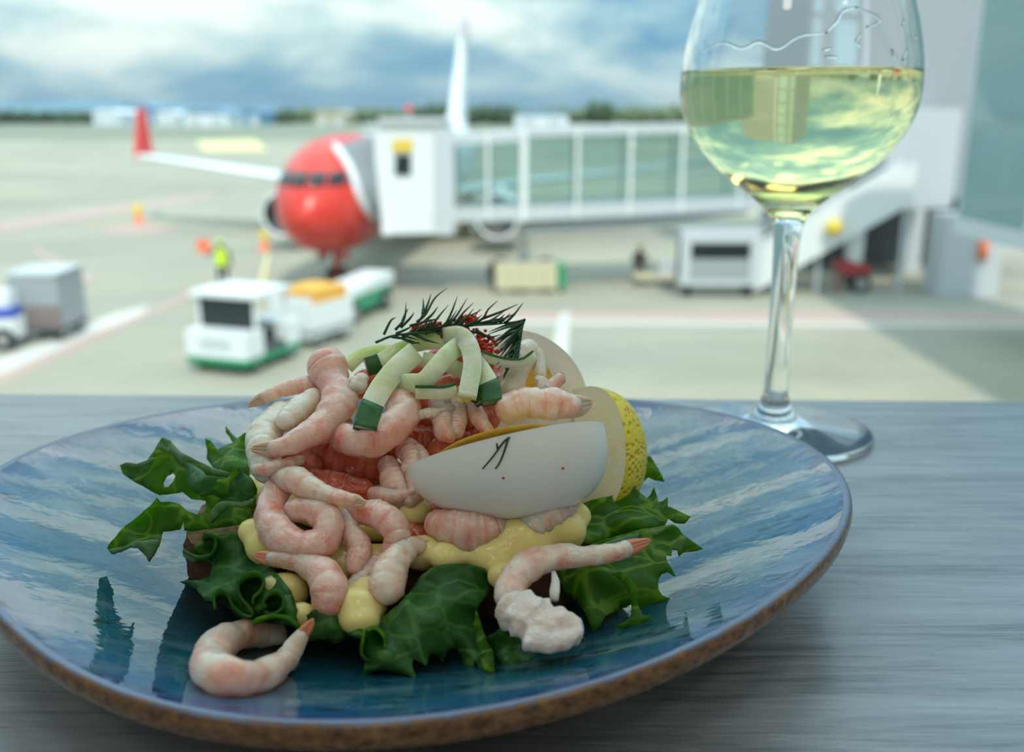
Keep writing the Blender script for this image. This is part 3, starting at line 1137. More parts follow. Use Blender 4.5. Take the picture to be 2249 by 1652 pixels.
# big front leaf
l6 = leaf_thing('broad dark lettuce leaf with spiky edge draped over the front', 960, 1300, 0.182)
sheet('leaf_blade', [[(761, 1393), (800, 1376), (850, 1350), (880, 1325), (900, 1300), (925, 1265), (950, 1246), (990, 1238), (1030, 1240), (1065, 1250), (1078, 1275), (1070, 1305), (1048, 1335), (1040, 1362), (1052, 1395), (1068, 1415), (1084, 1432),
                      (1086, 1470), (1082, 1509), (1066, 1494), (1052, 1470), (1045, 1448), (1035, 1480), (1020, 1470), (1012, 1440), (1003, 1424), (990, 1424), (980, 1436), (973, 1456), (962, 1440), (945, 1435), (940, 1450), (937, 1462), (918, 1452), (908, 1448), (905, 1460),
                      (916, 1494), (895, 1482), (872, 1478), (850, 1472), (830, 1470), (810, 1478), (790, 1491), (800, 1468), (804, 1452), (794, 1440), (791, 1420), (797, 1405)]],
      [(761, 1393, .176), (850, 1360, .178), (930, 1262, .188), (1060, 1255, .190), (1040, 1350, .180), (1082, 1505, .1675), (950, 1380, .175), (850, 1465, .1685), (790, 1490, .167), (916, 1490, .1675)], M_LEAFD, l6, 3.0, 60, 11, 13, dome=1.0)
frill('curl', [(800, 1385), (796, 1410), (794, 1435), (806, 1450), (826, 1452), (840, 1438), (846, 1412), (838, 1390), (822, 1380), (806, 1384)], 0.1715, M_LEAF, l6, (-2, 8), -5, 60)
sheet('leaf_fold', [[(1046, 1340), (1058, 1372), (1070, 1410), (1084, 1432), (1086, 1470), (1082, 1509), (1062, 1470), (1048, 1420), (1040, 1370)]], [(1046, 1340, .178), (1084, 1505, .1655)], M_LEAF, l6, 0.5, 40, 12, 10)
# right leaf
l7 = leaf_thing('bright veined lettuce leaf with jagged edge beside the lemon wedge', 1330, 1150, 0.214)
sheet('leaf_blade', [[(1270, 1110), (1300, 1098), (1340, 1090), (1362, 1078), (1376, 1066), (1391, 1062), (1398, 1075), (1420, 1096), (1430, 1085), (1437, 1070), (1442, 1088), (1446, 1104), (1456, 1102), (1466, 1093), (1466, 1112), (1485, 1120), (1516, 1135),
                      (1503, 1150), (1482, 1148), (1468, 1138), (1458, 1158), (1440, 1160), (1400, 1168), (1350, 1180), (1300, 1195), (1262, 1190), (1265, 1150)]],
      [(1270, 1110, .222), (1390, 1065, .225), (1437, 1070, .224), (1516, 1135, .217), (1400, 1160, .209), (1270, 1190, .206)], M_LEAF, l7, 2.5, 55, 13)
l8 = leaf_thing('large veined lettuce leaf spreading right under the tailed shrimp', 1330, 1250, 0.200)
sheet('leaf_blade', [[(1225, 1260), (1260, 1225), (1300, 1195), (1350, 1180), (1410, 1162), (1450, 1158), (1478, 1152), (1490, 1160), (1498, 1172), (1515, 1185), (1543, 1205), (1520, 1211), (1500, 1214), (1492, 1222), (1488, 1208), (1476, 1206), (1475, 1220), (1463, 1218),
                      (1464, 1232), (1475, 1248), (1483, 1266), (1466, 1256), (1452, 1262), (1445, 1278), (1446, 1296), (1455, 1308), (1472, 1314), (1456, 1320), (1440, 1332), (1432, 1342), (1446, 1345), (1430, 1356), (1414, 1362), (1404, 1340), (1390, 1325),
                      (1370, 1332), (1350, 1345), (1330, 1352), (1318, 1372), (1305, 1393), (1296, 1370), (1284, 1345), (1270, 1325), (1240, 1300)]],
      [(1225, 1260, .198), (1350, 1185, .207), (1480, 1155, .212), (1543, 1205, .208), (1483, 1265, .201), (1455, 1315, .196), (1305, 1390, .184), (1330, 1290, .192)], M_LEAF, l8, 2.5, 60, 14)
sheet('leaf_fold', [[(1345, 1262), (1362, 1256), (1385, 1270), (1400, 1295), (1402, 1330), (1412, 1352), (1432, 1352), (1414, 1370), (1408, 1386), (1390, 1378), (1364, 1380), (1352, 1374), (1372, 1366), (1386, 1350), (1386, 1318), (1376, 1290), (1360, 1272)]],
      [(1345, 1262, .191), (1400, 1320, .186), (1408, 1385, .183), (1355, 1375, .183)], M_LEAF, l8, 0.8, 40, 15, 10)
sheet('leaf_fold', [[(1290, 1215), (1330, 1192), (1385, 1174), (1440, 1164), (1476, 1152), (1450, 1172), (1410, 1190), (1350, 1205), (1305, 1222)]], [(1290, 1215, .200), (1476, 1155, .209)], M_LEAFU, l8, 0.6, 40, 16, 10)
l9 = leaf_thing('small lettuce tip showing behind the lemon wedge', 1425, 1050, 0.242)
sheet('leaf_blade', [[(1415, 1010), (1424, 1002), (1430, 1004), (1438, 1018), (1446, 1030), (1459, 1058), (1440, 1056), (1424, 1048), (1412, 1060), (1400, 1050)]], [(1424, 1004, .243), (1459, 1058, .236), (1405, 1055, .241)], M_LEAF, l9, 1.0, 30, 17, 9)
l10 = leaf_thing('dark lettuce leaf lying on the plate under the torn shrimp', 1180, 1420, 0.176)
sheet('leaf_blade', [[(1070, 1400), (1120, 1370), (1200, 1380), (1260, 1395), (1282, 1400), (1298, 1422), (1280, 1416), (1262, 1412), (1240, 1425), (1222, 1450), (1232, 1468), (1262, 1472), (1312, 1464), (1285, 1482), (1240, 1490), (1215, 1480), (1195, 1455), (1165, 1480), (1155, 1506), (1140, 1480), (1110, 1490), (1098, 1460)]],
      [(1070, 1400, .176), (1200, 1385, .181), (1298, 1420, .180), (1312, 1464, .1735), (1155, 1500, .1685), (1110, 1480, .1695)], M_LEAFD, l10, 2.0, 45, 18, 12)
l11 = leaf_thing('dark lettuce leaf under the middle of the sandwich front', 740, 1370, 0.177)
sheet('leaf_blade', [[(640, 1372), (690, 1340), (760, 1350), (800, 1360), (790, 1400), (770, 1392), (740, 1412), (700, 1402), (670, 1412)]], [(640, 1372, .180), (700, 1400, .176), (800, 1360, .180)], M_LEAFD, l11, 1.5, 40, 19, 11)

# ---------------------------------------------------------------- mayonnaise
mb = MB()
blob(mb, (BC.x, BC.y + 0.002, PLZ + BH + 0.004), (0.040, 0.033, 0.0085), 1, 0.2)
for px, py, r_, off in [(600, 1195, 38, 6), (560, 1170, 26, 6), (620, 1300, 38, 5), (660, 1350, 26, 3), (785, 1340, 40, 4), (800, 1300, 36, 6), (790, 1365, 28, 2), (910, 1125, 30, 8),
                        (930, 1215, 32, 6), (975, 1222, 28, 3), (1030, 1215, 30, 6), (1080, 1220, 42, 5), (1150, 1200, 48, 5), (1210, 1170, 46, 6), (1260, 1130, 26, 5), (1110, 1265, 28, 2), (740, 1240, 40, 10), (830, 1240, 40, 10)]:
    p = pt(px, py, off)
    r3 = rpx(p, r_) * 1.38
    blob(mb, p, (r3 * 1.15, r3 * 0.9, r3 * 0.9), px, 0.3, 12, 120.0)
mayo = mb.build('mayonnaise', M_MAYO, None, True)
md = mayo.modifiers.new('melt', 'REMESH')
md.mode = 'VOXEL'
md.voxel_size = 0.0006
md.use_smooth_shade = True
md = mayo.modifiers.new('soften', 'SMOOTH')
md.factor = 0.6
md.iterations = 16
tag(mayo, 'pale yellow mayonnaise oozing between the shrimps onto the lettuce', 'mayonnaise')

# ---------------------------------------------------------------- shrimps
S = shrimp
PLS = [x_[0] for x_ in WELL]
PLV = [x_[1] for x_ in WELL]


def plate_z(p):
    r_ = math.hypot(p.x - PC.x, p.y - PC.y)
    an = math.atan2(p.y - PC.y, p.x - PC.x)
    return float(np.interp(r_ / float((fb(an) @ coef)[0]), PLS, PLV))


def rest(px, py, r_):
    """offset (mm) that lets a body of radius r_ px rest on the plate at this pixel"""
    Y = 0.25
    while Y > 0.12:
        p = at(px, py, Y)
        if p.z - plate_z(p) >= rpx(p, r_) * 0.97:
            break
        Y -= 0.0004
    return (Y - yp(py)) * 1000


S('pink curled shrimp lying alone on the front of the plate', [(x_, y_, r_, rest(x_, y_, r_)) for x_, y_, r_ in ((612, 1396, 24), (560, 1394, 31), (505, 1404, 36), (468, 1432, 42), (464, 1468, 44), (508, 1488, 43), (572, 1484, 36))] + [(622, 1455, 27, rest(622, 1455, 27) - 1), (648, 1418, 20, -2), (666, 1392, 14, -4)], M_SHRIMP_PALE, (691, 1358, -6), 1, tmat=M_TAIL, group='shrimps')
S('shrimp with a thin tail arching over yellow mayonnaise at the front left', [(722, 1330, 36, 1), (728, 1300, 40, 0), (712, 1262, 36, 0), (672, 1238, 28, 0), (632, 1230, 22, 0), (596, 1228, 17, 0)], M_SHRIMP, (552, 1218, 1), 2, tmat=M_TAIL, group='shrimps')
S('plump shrimp standing between mayonnaise and the broad front leaf', [(922, 1200, 20, 2), (898, 1202, 27, 1), (872, 1228, 33, 0), (856, 1265, 37, 0), (850, 1302, 36, 0)], M_SHRIMP_PALE, None, 3, group='shrimps')
S('tightly coiled shrimp with a small hole in its curl', [(642, 1120, 24, 0), (690, 1122, 30, -1), (722, 1150, 34, -1), (708, 1190, 36, 0), (655, 1202, 38, 0), (606, 1170, 38, 0), (592, 1115, 32, 1), (612, 1068, 30, 1)], M_SHRIMP, None, 4, 7, group='shrimps')
S('shrimp with an orange-tipped straight tail above the coiled shrimp', [(618, 1052, 27, -1), (655, 1056, 29, -3), (696, 1078, 24, -4), (740, 1092, 18, -5), (778, 1100, 15, -6)], M_SHRIMP_PALE, (806, 1108, -6), 5, tmat=M_TAILP, group='shrimps')
S('lumpy shrimp right of the coiled shrimp with thin legs', [(772, 1122, 24, 2), (815, 1125, 30, 0), (850, 1140, 33, -1), (872, 1175, 32, 0), (862, 1215, 26, 2)], M_SHRIMP, (948, 1192, 2), 6, tmat=M_TAILP, group='shrimps')
S('narrow shrimp piece squeezed beside the coiled shrimp', [(762, 1130, 20, 2), (770, 1165, 22, 2), (790, 1205, 28, 3), (782, 1248, 24, 4)], M_SHRIMP, None, 7, group='shrimps')
S('red-tinged shrimp piece in front of yellow mayonnaise', [(830, 1235, 22, 5), (800, 1268, 24, 5), (770, 1300, 20, 5)], M_SHRIMP, None, 8, group='shrimps')
S('plump shrimp half under the front egg wedge', [(958, 1150, 34, 2), (1000, 1162, 46, 1), (1050, 1166, 48, 1), (1092, 1160, 36, 2)], M_SHRIMP, None, 9, 4, group='shrimps')
S('folded pale shrimp below the end of the front egg wedge', [(1148, 1172, 28, 2), (1178, 1152, 36, 1), (1215, 1126, 40, 1), (1245, 1108, 30, 2)], M_SHRIMP_PALE, None, 10, 4, group='shrimps')
s22 = S('long shrimp with red pointed tail and torn white end at the front right', [(1128, 1330, 32, -4), (1122, 1300, 34, -4), (1140, 1262, 35, -3), (1178, 1232, 32, -2), (1230, 1222, 29, -1), (1290, 1222, 24, 0), (1345, 1214, 20, 1), (1375, 1206, 18, 2)], M_SHRIMP_PALE, (1434, 1186, 4), 11, tmat=M_TAIL, group='shrimps')
mb = MB()
for k, pl in enumerate([[(1105, 1322, 34), (1140, 1345, 44), (1190, 1372, 48), (1240, 1382, 42), (1282, 1388, 24)], [(1098, 1330, 16), (1140, 1318, 18), (1185, 1330, 12), (1205, 1345, 6)],
                        [(1150, 1400, 30), (1200, 1412, 26), (1250, 1400, 20), (1280, 1380, 8)], [(1110, 1345, 14), (1150, 1358, 12), (1195, 1352, 6)]]):
    c3 = [(*pt(x, y, -5 - k), rpx(pt(x, y, -5), r_)) for x, y, r_ in pl]
    C = catmull(np.array(c3), 22)
    P_ = [tuple(x[:3]) for x in C]
    vs, fs, _ = sweep(P_, [x[3] * (1 if 0 < i < 21 else 0.4) for i, x in enumerate(C)], 16)
    mb.add([v_ + (v_ - Vector(P_[i // 16])) * (0.45 * noise.noise(v_ * 300) + 0.35 * noise.noise(v_ * 800)) for i, v_ in enumerate(vs)], fs)
torn = mb.build('torn_flesh', M_TORN, s22, True)
md = torn.modifiers.new('knit', 'REMESH')
md.mode = 'VOXEL'
md.voxel_size = 0.0005
md.use_smooth_shade = True
md = torn.modifiers.new('soften', 'SMOOTH')
md.factor = 0.5
md.iterations = 1
torn['label'] = 'frayed white torn flesh'
# upper row
S('upright knobbly shrimp on top bending down to a brown tail', [(712, 800, 42, 0), (722, 818, 47, 0), (734, 846, 33, -1), (746, 876, 42, -2), (724, 918, 36, -4), (686, 952, 30, -6), (640, 976, 24, -7), (598, 986, 18, -7)], M_SHRIMP, (546, 985, -6), 12, tmat=M_TAILP, group='shrimps')
S('shrimp tail pointing out sideways from the knobbly shrimp', [(712, 848, 22, 3), (680, 846, 20, 2), (648, 848, 18, 1), (612, 858, 16, 0), (578, 874, 13, 0)], M_SHRIMP, (541, 894, 0), 13, tmat=M_TAILP, group='shrimps')
S('large cream shrimp curving down beside the lettuce tips', [(655, 905, 26, 4), (612, 922, 34, 2), (582, 956, 38, 0), (576, 1000, 38, -1), (590, 1040, 30, -1)], M_SHRIMP_CREAM, None, 14, group='shrimps')
S('yellowish shrimp piece tucked under the knobbly shrimp', [(690, 872, 22, 1), (656, 900, 26, -3), (624, 926, 22, -5)], M_SHRIMP_CREAM, None, 15, group='shrimps')
S('pale shrimp scrap lying on the cream shrimp', [(562, 1032, 12, -3), (590, 1030, 16, -4), (625, 1020, 14, -3), (660, 1010, 12, 0)], M_SHRIMP, None, 16, group='shrimps')
S('big shrimp curled under the cucumber strip with dark skin end', [(748, 915, 28, 2), (742, 948, 32, -1), (778, 968, 34, -3), (825, 962, 36, -4), (868, 935, 38, -4), (885, 898, 36, -2), (862, 870, 30, 0)], M_SHRIMP, None, 17, group='shrimps')
S('thin stringy shrimp leg crossing the middle of the heap', [(905, 918, 10, -3), (935, 908, 12, -4), (965, 905, 11, -4), (990, 897, 12, -3)], M_SHRIMP_PALE, None, 18, group='shrimps')
S('drooping shrimp lobe under the middle of the cucumber', [(965, 885, 24, 1), (972, 915, 27, -1), (976, 945, 24, -1), (990, 958, 16, -1)], M_SHRIMP, None, 19, group='shrimps')
S('second drooping shrimp lobe beside the first under the cucumber', [(1006, 882, 20, 1), (1006, 915, 22, -1), (1002, 948, 20, -1)], M_SHRIMP, None, 20, group='shrimps')
S('slanting shrimp arm between the cucumber and the front egg wedge', [(1028, 880, 18, 2), (1042, 905, 19, 0), (1058, 930, 17, -1), (1076, 952, 13, -1)], M_SHRIMP, None, 21, group='shrimps')
S('smooth shrimp lying across the top of the front egg wedge', [(1112, 898, 33, -6), (1145, 888, 34, -7), (1185, 887, 34, -7), (1225, 888, 32, -6), (1260, 893, 25, -5)], M_SHRIMP_PALE, (1304, 884, -2), 22, 4, tmat=M_TAILP, group='shrimps')
S('arched shrimp in front of the sliced egg half at the back', [(1118, 858, 28, 4), (1132, 822, 30, 4), (1146, 790, 30, 4), (1162, 774, 26, 5), (1178, 790, 18, 6), (1186, 826, 13, 6)], M_SHRIMP_CREAM, None, 23, group='shrimps')
S('shrimp stub with a reddish brown end beside the sliced egg half', [(1196, 868, 17, 2), (1212, 850, 17, 2), (1228, 832, 15, 2)], M_SHRIMP, (1240, 822, 2), 24, tmat=M_TAIL, group='shrimps')
# shrimps deep in the heap; most carry shaded red glow in their colour
IG = 'shrimps deep inside the heap'
deep = [[(890, 985, 26, 4), (905, 1010, 24, 3), (898, 1035, 20, 3)], [(915, 990, 20, 3), (930, 1010, 18, 3), (926, 1030, 14, 3)], [(852, 1020, 22, 7), (868, 1060, 30, 5), (880, 1095, 26, 4)],
        [(905, 1040, 26, 4), (918, 1075, 24, 4), (900, 1102, 16, 3)], [(820, 1085, 16, 6), (860, 1090, 18, 3), (905, 1085, 14, 2)], [(700, 1000, 40, 10), (760, 1020, 46, 10), (820, 1030, 42, 10)],
        [(680, 1060, 34, 8), (740, 1070, 34, 9), (800, 1080, 30, 9)], [(830, 990, 34, 8), (880, 970, 36, 8), (940, 975, 36, 8)], [(960, 1000, 36, 8), (1010, 985, 38, 8), (1060, 970, 30, 6)],
        [(930, 890, 36, 7), (980, 860, 40, 7), (1040, 850, 36, 7)], [(800, 850, 36, 8), (850, 835, 40, 8), (910, 825, 40, 8)], [(1080, 900, 30, 6), (1100, 860, 30, 8), (1090, 820, 28, 10)], [(940, 1130, 34, 8), (1000, 1110, 36, 9), (1060, 1100, 34, 9)], [(660, 950, 34, 8), (700, 920, 34, 9), (760, 890, 34, 9)],
        [(985, 930, 30, 7), (1030, 926, 34, 7), (1078, 915, 30, 7)], [(880, 900, 30, 9), (925, 915, 34, 9), (960, 935, 32, 9)], [(600, 990, 30, 6), (640, 1010, 34, 8), (690, 1030, 34, 9)], [(960, 800, 36, 9), (1010, 790, 36, 9), (1060, 800, 34, 9)], [(880, 1150, 30, 8), (910, 1180, 32, 8), (940, 1200, 26, 8)], [(760, 1180, 34, 12), (700, 1230, 36, 14), (650, 1260, 30, 14)]]
deep_l = ['inner shrimp lobe beside the pointed end of the front egg wedge', 'small inner shrimp nub touching the front egg wedge tip', 'inner shrimp bent behind the lumpy shrimp',
          'inner shrimp just left of the front egg wedge', 'thin inner shrimp leg above the lumpy shrimp', 'deep red shrimp in the dark hollow of the heap', 'deep red shrimp behind the orange-tipped tail',
          'deep red shrimp under the big curled shrimp', 'deep red shrimp behind the front egg wedge top', 'reddish shrimp under the middle cucumber strips', 'reddish shrimp under the long hanging cucumber strip',
          'reddish shrimp below the crescent cucumber strip', 'reddish shrimp behind the front egg wedge bottom', 'reddish shrimp behind the knobbly upright shrimp', 'reddish shrimp behind the slanting shrimp arm', 'reddish shrimp behind the thin stringy leg', 'reddish shrimp behind the cream shrimp', 'reddish shrimp under the translucent hanging cucumber strip',
          'reddish shrimp behind the plump shrimp by the broad leaf', 'reddish shrimp behind the coiled shrimp']
for k, d_ in enumerate(deep):
    S(deep_l[k], [(*q_[:3], q_[3] + (2.5 if k > 4 else 0.5)) for q_ in d_], M_SHRIMP_SHADED if k not in (0, 1, 2, 3, 4) else M_SHRIMP, None, 40 + k, 3.0, group=IG)
# small loose scraps
v, f, _ = sweep([tuple(pt(1216, 1258, -2)), tuple(pt(1220, 1278, -2.5)), tuple(pt(1218, 1300, -3)), tuple(pt(1217, 1318, -3))], [0.0005, 0.0009, 0.0011, 0.0009], 10)
tag(obj('shrimp_scrap', v, f, M_TORN), 'thin white shrimp scrap hanging by the long tailed shrimp', 'shrimp scrap')
mb = blob(MB(), pt(783, 845, -4), (0.0022, 0.0018, 0.0026), 5, 0.6, 12, 400)
blob(mb, pt(795, 830, -3), (0.0016, 0.0015, 0.0012), 6, 0.6, 10, 400)
tag(mb.build('shrimp_scrap', M_TORN, None, True), 'white crumbly shrimp scrap beside the cucumber strip on top', 'shrimp scrap')
v, f, _ = sweep([tuple(pt(1178, 832, -1)), tuple(pt(1190, 838, -1.4)), tuple(pt(1192, 850, -1.4)), tuple(pt(1186, 860, -1))], [0.0010, 0.0016, 0.0016, 0.001], 6)
tag(obj('shrimp_scrap', v, f, M_TORN, None, False), 'translucent white shrimp flake in front of the sliced egg half', 'shrimp scrap')

# ---------------------------------------------------------------- eggs and lemon
camp = camo.location


def egg_wedge(label, pa, pb, b_, f0, f1, twist=0.0, yk=0.60, ygrow=0.0004):
    a = pb - pa
    c = (pa + pb) / 2
    L = a.length / 2
    tow = (camp - c).normalized()
    right = Vector((1, 0, 0))
    tow = (tow + right * twist).normalized()
    (vo, fo), (vc, fc) = sector(c, a, tow, L, b_, f0, f1)
    zlow = min(p.z for p in vo)
    e_ = thing('egg_wedge', label, 'boiled egg', (c.x, c.y, zlow), 'boiled egg pieces')
    w_ = obj('egg_white', vo, fo, M_EGGW, e_)
    obj('egg_white_cut_face', vc, fc, M_EGGW, e_)
    s_ = 1 if f1 > f0 else -1
    (vo, fo), (vc, fc) = sector(c - a.normalized() * L * 0.06, a, tow, L, b_, f0 - 2 * s_, f1 + 2 * s_, yk, 0.0, grow=ygrow, bump=0.0005)
    mb_ = MB().add(vo, fo).add(vc, fc)
    mb_.build('yolk', M_YOLK, e_, True)['label'] = 'crumbly yellow yolk'
    return e_


EGA, EGB = at(893, 1032, 0.203), at(1324, 944, 0.209)
egg_wedge('boiled egg wedge with its smooth white side facing out, at the front', EGA, EGB, 0.0160, 11, -130, 0.0, 0.66, 0.0024)
egg_wedge('halved boiled egg with its yolk side showing behind the arched shrimp', at(1090, 742, 0.262), at(1215, 960, 0.246), 0.0148, 95, 275, -0.35, 0.55)
# yolk smear on the front wedge
mb = MB()
for k, (x, y, r_) in enumerate([(1225, 1078, 9), (1236, 1070, 8), (1243, 1080, 7), (1212, 1088, 7), (1240, 1058, 5)]):
    p = pt(x, y, -4)
    blob(mb, p, (rpx(p, r_),) * 3, k, 0.6, 8, 500)
tag(mb.build('yolk_crumb', M_YOLK, None, True), 'crumb of yolk stuck under the front egg wedge', 'yolk crumb')

# lemon wedge
pa, pb = at(1256, 856, 0.243), at(1272, 1140, 0.228)
c = (pa + pb) / 2
tow = (camp - c).normalized()
a = (pb - pa)
L = a.length / 2
rgt = Vector((1, 0.1, 0))
# measure angles from the right-hand direction towards the viewer
t_ = (rgt - a.normalized() * rgt.dot(a.normalized())).normalized()
v_ = a.normalized().cross(t_)
if v_.dot(tow) < 0:
    v_ = -v_
lemon = thing('lemon_wedge', 'lemon wedge with bumpy yellow peel standing behind the front egg wedge', 'lemon', (c.x, c.y, PLZ + 0.012))
LB = 0.0181


def lemon_pt(th_, fi, k):
    r_ = LB * math.sin(th_) ** 0.62
    return c - a.normalized() * L * math.cos(th_) + (t_ * math.cos(fi) + v_ * math.sin(fi)) * r_ * k


nt, nf = 40, 40
F0, F1 = math.radians(57), math.radians(-80)
vs = [lemon_pt(math.pi * (0.002 + 0.996 * i / nt), F0 + (F1 - F0) * j / nf, 1.0) for i in range(nt + 1) for j in range(nf + 1)]
fs = [(i * (nf + 1) + j, i * (nf + 1) + j + 1, (i + 1) * (nf + 1) + j + 1, (i + 1) * (nf + 1) + j) for i in range(nt) for j in range(nf)]
obj('peel', vs, fs, M_PEEL, lemon)['label'] = 'bumpy yellow peel'
for fi in (F0, F1):
    vs = [lemon_pt(math.pi * (0.002 + 0.996 * i / nt), fi, j / 8) for i in range(nt + 1) for j in range(9)]
    fs = [(i * 9 + j, i * 9 + j + 1, (i + 1) * 9 + j + 1, (i + 1) * 9 + j) for i in range(nt) for j in range(8)]
    obj('cut_face', vs, fs, M_PITH, lemon)

# ---------------------------------------------------------------- cucumber strips
CG = 'cucumber strips on top'


def strip(label, pts, w, off, skin=None, thick=0.0017, edge=None):
    """pts px path; w width px; skin = (t0, t1) part that keeps its dark peel; edge = +1/-1 peel along one long edge"""
    C = catmull(np.array([(x, y) for x, y in pts], float), 26)
    offs = off if isinstance(off, (list, tuple)) else [off] * len(pts)
    O = np.interp(np.linspace(0, 1, 26), np.linspace(0, 1, len(offs)), offs)
    P = [pt(C[i][0], C[i][1], O[i]) for i in range(26)]
    T = []
    for i in range(26):
        d = P[min(i + 1, 25)] - P[max(i - 1, 0)]
        T.append(d.normalized())

    def rect(i, kw, kt, sh=0.0):
        tow_ = (camp - P[i]).normalized()
        sd = T[i].cross(tow_).normalized()
        nn = sd.cross(T[i]).normalized()
        hw = rpx(P[i], w / 2) * kw
        ht = thick / 2 * kt
        o_ = sd * rpx(P[i], w / 2) * sh
        return [P[i] + o_ + sd * hw * x + nn * ht * y for x, y in ((1, .75), (.93, 1), (-.93, 1), (-1, .75), (-1, -.75), (-.93, -1), (.93, -1), (1, -.75))]

    def solid(i0, i1, kw=1.0, kt=1.0, sh=0.0):
        vs, fs = [], []
        for i in range(i0, i1 + 1):
            vs += rect(i, kw, kt, sh)
        m = i1 - i0 + 1
        fs = [(r_ * 8 + k, r_ * 8 + (k + 1) % 8, (r_ + 1) * 8 + (k + 1) % 8, (r_ + 1) * 8 + k) for r_ in range(m - 1) for k in range(8)]
        fs += [tuple(range(8))[::-1], tuple(range((m - 1) * 8, m * 8))]
        return vs, fs
    cc = sum(P, Vector()) / 26
    th_ = thing('cucumber_strip', label, 'cucumber', cc, CG)
    v, f = solid(0, 25)
    obj('flesh', v, f, M_CUCF, th_)
    if skin:
        v, f = solid(int(skin[0] * 25), int(skin[1] * 25), 1.04, 1.12)
        obj('skin', v, f, M_CUCS, th_)['label'] = 'dark green peel'
    if edge:
        v, f = solid(0, 25, 0.22, 1.15, edge * 0.85)
        obj('skin', v, f, M_CUCS, th_)['label'] = 'dark green peel'
    return th_


strip('long cucumber strip hanging down to a big dark green end', [(912, 775), (870, 812), (838, 852), (815, 895), (801, 944)], 50, [-4, -7, -8, -9, -9], (0.72, 1.0))
strip('cucumber strip lying level with a small dark square end', [(905, 762), (870, 775), (838, 795), (806, 806)], 40, [2, 1, 0, -1], (0.72, 1.0))
strip('yellowish cucumber strip arching at the far edge of the top', [(862, 772), (825, 772), (790, 782), (764, 806)], 30, [6, 6, 5, 5])
strip('bent pale cucumber strip folded across the middle of the top', [(1008, 760), (985, 778), (958, 808), (930, 838), (895, 842), (862, 848)], 42, [-5, -8, -9, -8, -6, -3])
strip('translucent cucumber strip hanging straight down from the top', [(978, 740), (1010, 738), (1030, 760), (1038, 800), (1030, 850), (1026, 872)], 42, [-3, -6, -8, -9, -10, -10])
strip('short cucumber strip slanting down to a dark pointed end', [(1042, 795), (1060, 820), (1076, 850), (1082, 885)], 44, [-6, -7, -8, -8], (0.62, 1.0))
strip('crescent cucumber strip with dark peel along its lower edge', [(1045, 776), (1082, 790), (1120, 798), (1150, 796), (1172, 782)], 22, [-6, -6, -5, -4, -4], None, 0.003, -1)
strip('stubby cucumber piece with dark peel along its underside', [(918, 862), (948, 862), (975, 862), (1002, 856)], 30, [-7, -8, -8, -8], None, 0.003, -1)
strip('dark ended cucumber piece beside a yellow seed crumb', [(1022, 858), (1038, 864), (1052, 872), (1060, 882)], 34, [-6, -6, -6, -6], (0.3, 1.0))
strip('broad pale cucumber strip lying level at the summit', [(905, 755), (945, 748), (985, 748), (1020, 762)], 40, [2, 0, -1, -1])
strip('pale cucumber strip lying under the dark crescent', [(930, 790), (975, 800), (1015, 815), (1050, 835)], 34, [1, 0, -1, -1])
mb = MB()
for k, (x, y, r_) in enumerate([(1018, 860, 13), (1026, 872, 11), (1012, 876, 9), (1030, 858, 8)]):
    p = pt(x, y, -8)
    blob(mb, p, (rpx(p, r_),) * 3, k, 0.6, 8, 500)
tag(mb.build('cucumber_crumb', M_MAYO, None, True), 'yellow seed crumb between the dark cucumber ends', 'crumb')

# ---------------------------------------------------------------- roe
random.seed(3)
ico_v, ico_f = [], []
ph = (1 + 5 ** 0.5) / 2
for s1 in (-1, 1):
    for s2 in (-1, 1):
        ico_v += [Vector((0, s1, s2 * ph)), Vector((s1, s2 * ph, 0)), Vector((s2 * ph, 0, s1))]
ico_v = [p.normalized() for p in ico_v]
for i in range(12):
    for j in range(i + 1, 12):
        for k in range(j + 1, 12):
            if all((ico_v[x] - ico_v[y]).length < 1.06 for x, y in ((i, j), (j, k), (i, k))):
                n_ = (ico_v[j] - ico_v[i]).cross(ico_v[k] - ico_v[i])
                ico_f.append((i, j, k) if n_.dot(ico_v[i]) > 0 else (i, k, j))
for lab, spots in [('small heap of red roe under the left end of the dill', [(930, 722, 26, 7), (955, 715, 18, 6)]),
                   ('larger heap of red roe under the drooping dill', [(1055, 752, 30, 26), (1070, 775, 22, 14), (1030, 700, 18, 9), (1010, 722, 34, 14)])]:
    mb = MB()
    for x, y, sx, sy in spots:
        for k in range(70):
            p = pt(x + random.gauss(0, sx * 0.45), y + random.gauss(0, sy * 0.45), random.uniform(-2, 4) - 1)
            r_ = random.uniform(0.00045, 0.00065)
            mb.add([p + d * r_ for d in ico_v], ico_f)
    tag(mb.build('roe', M_ROE, None, True), lab, 'roe', 'heaps of red roe', 'stuff')


# ---------------------------------------------------------------- dill
def dill(label, stemp, needles, off, r0=3.2):
    base = pt(*stemp[0], off)
    th_ = thing('dill_sprig', label, 'dill', base, 'dill sprigs')
    C = catmull(np.array(stemp, float), 30)
    P = [tuple(pt(x, y, off + 1.5 * math.sin(i * 0.5))) for i, (x, y) in enumerate(C)]
    v, f, _ = sweep(P, [rpx(Vector(P[0]), r0 * (1 - 0.5 * i / 29)) for i in range(30)], 8)
    obj('stem', v, f, M_DILL, th_)
    rnd = random.Random(len(needles))
    for pl in needles:
        dz = rnd.uniform(-3.5, 3.5)
        C = catmull(np.array(pl, float), 12)
        P = [tuple(pt(x, y, off + dz * i / 11)) for i, (x, y) in enumerate(C)]
        v, f, _ = sweep(P, [rpx(Vector(P[0]), 3.3 * (1 - (i / 11) ** 2 * 0.85)) for i in range(12)], 6)
        obj('frond', v, f, M_DILL, th_)
    return th_


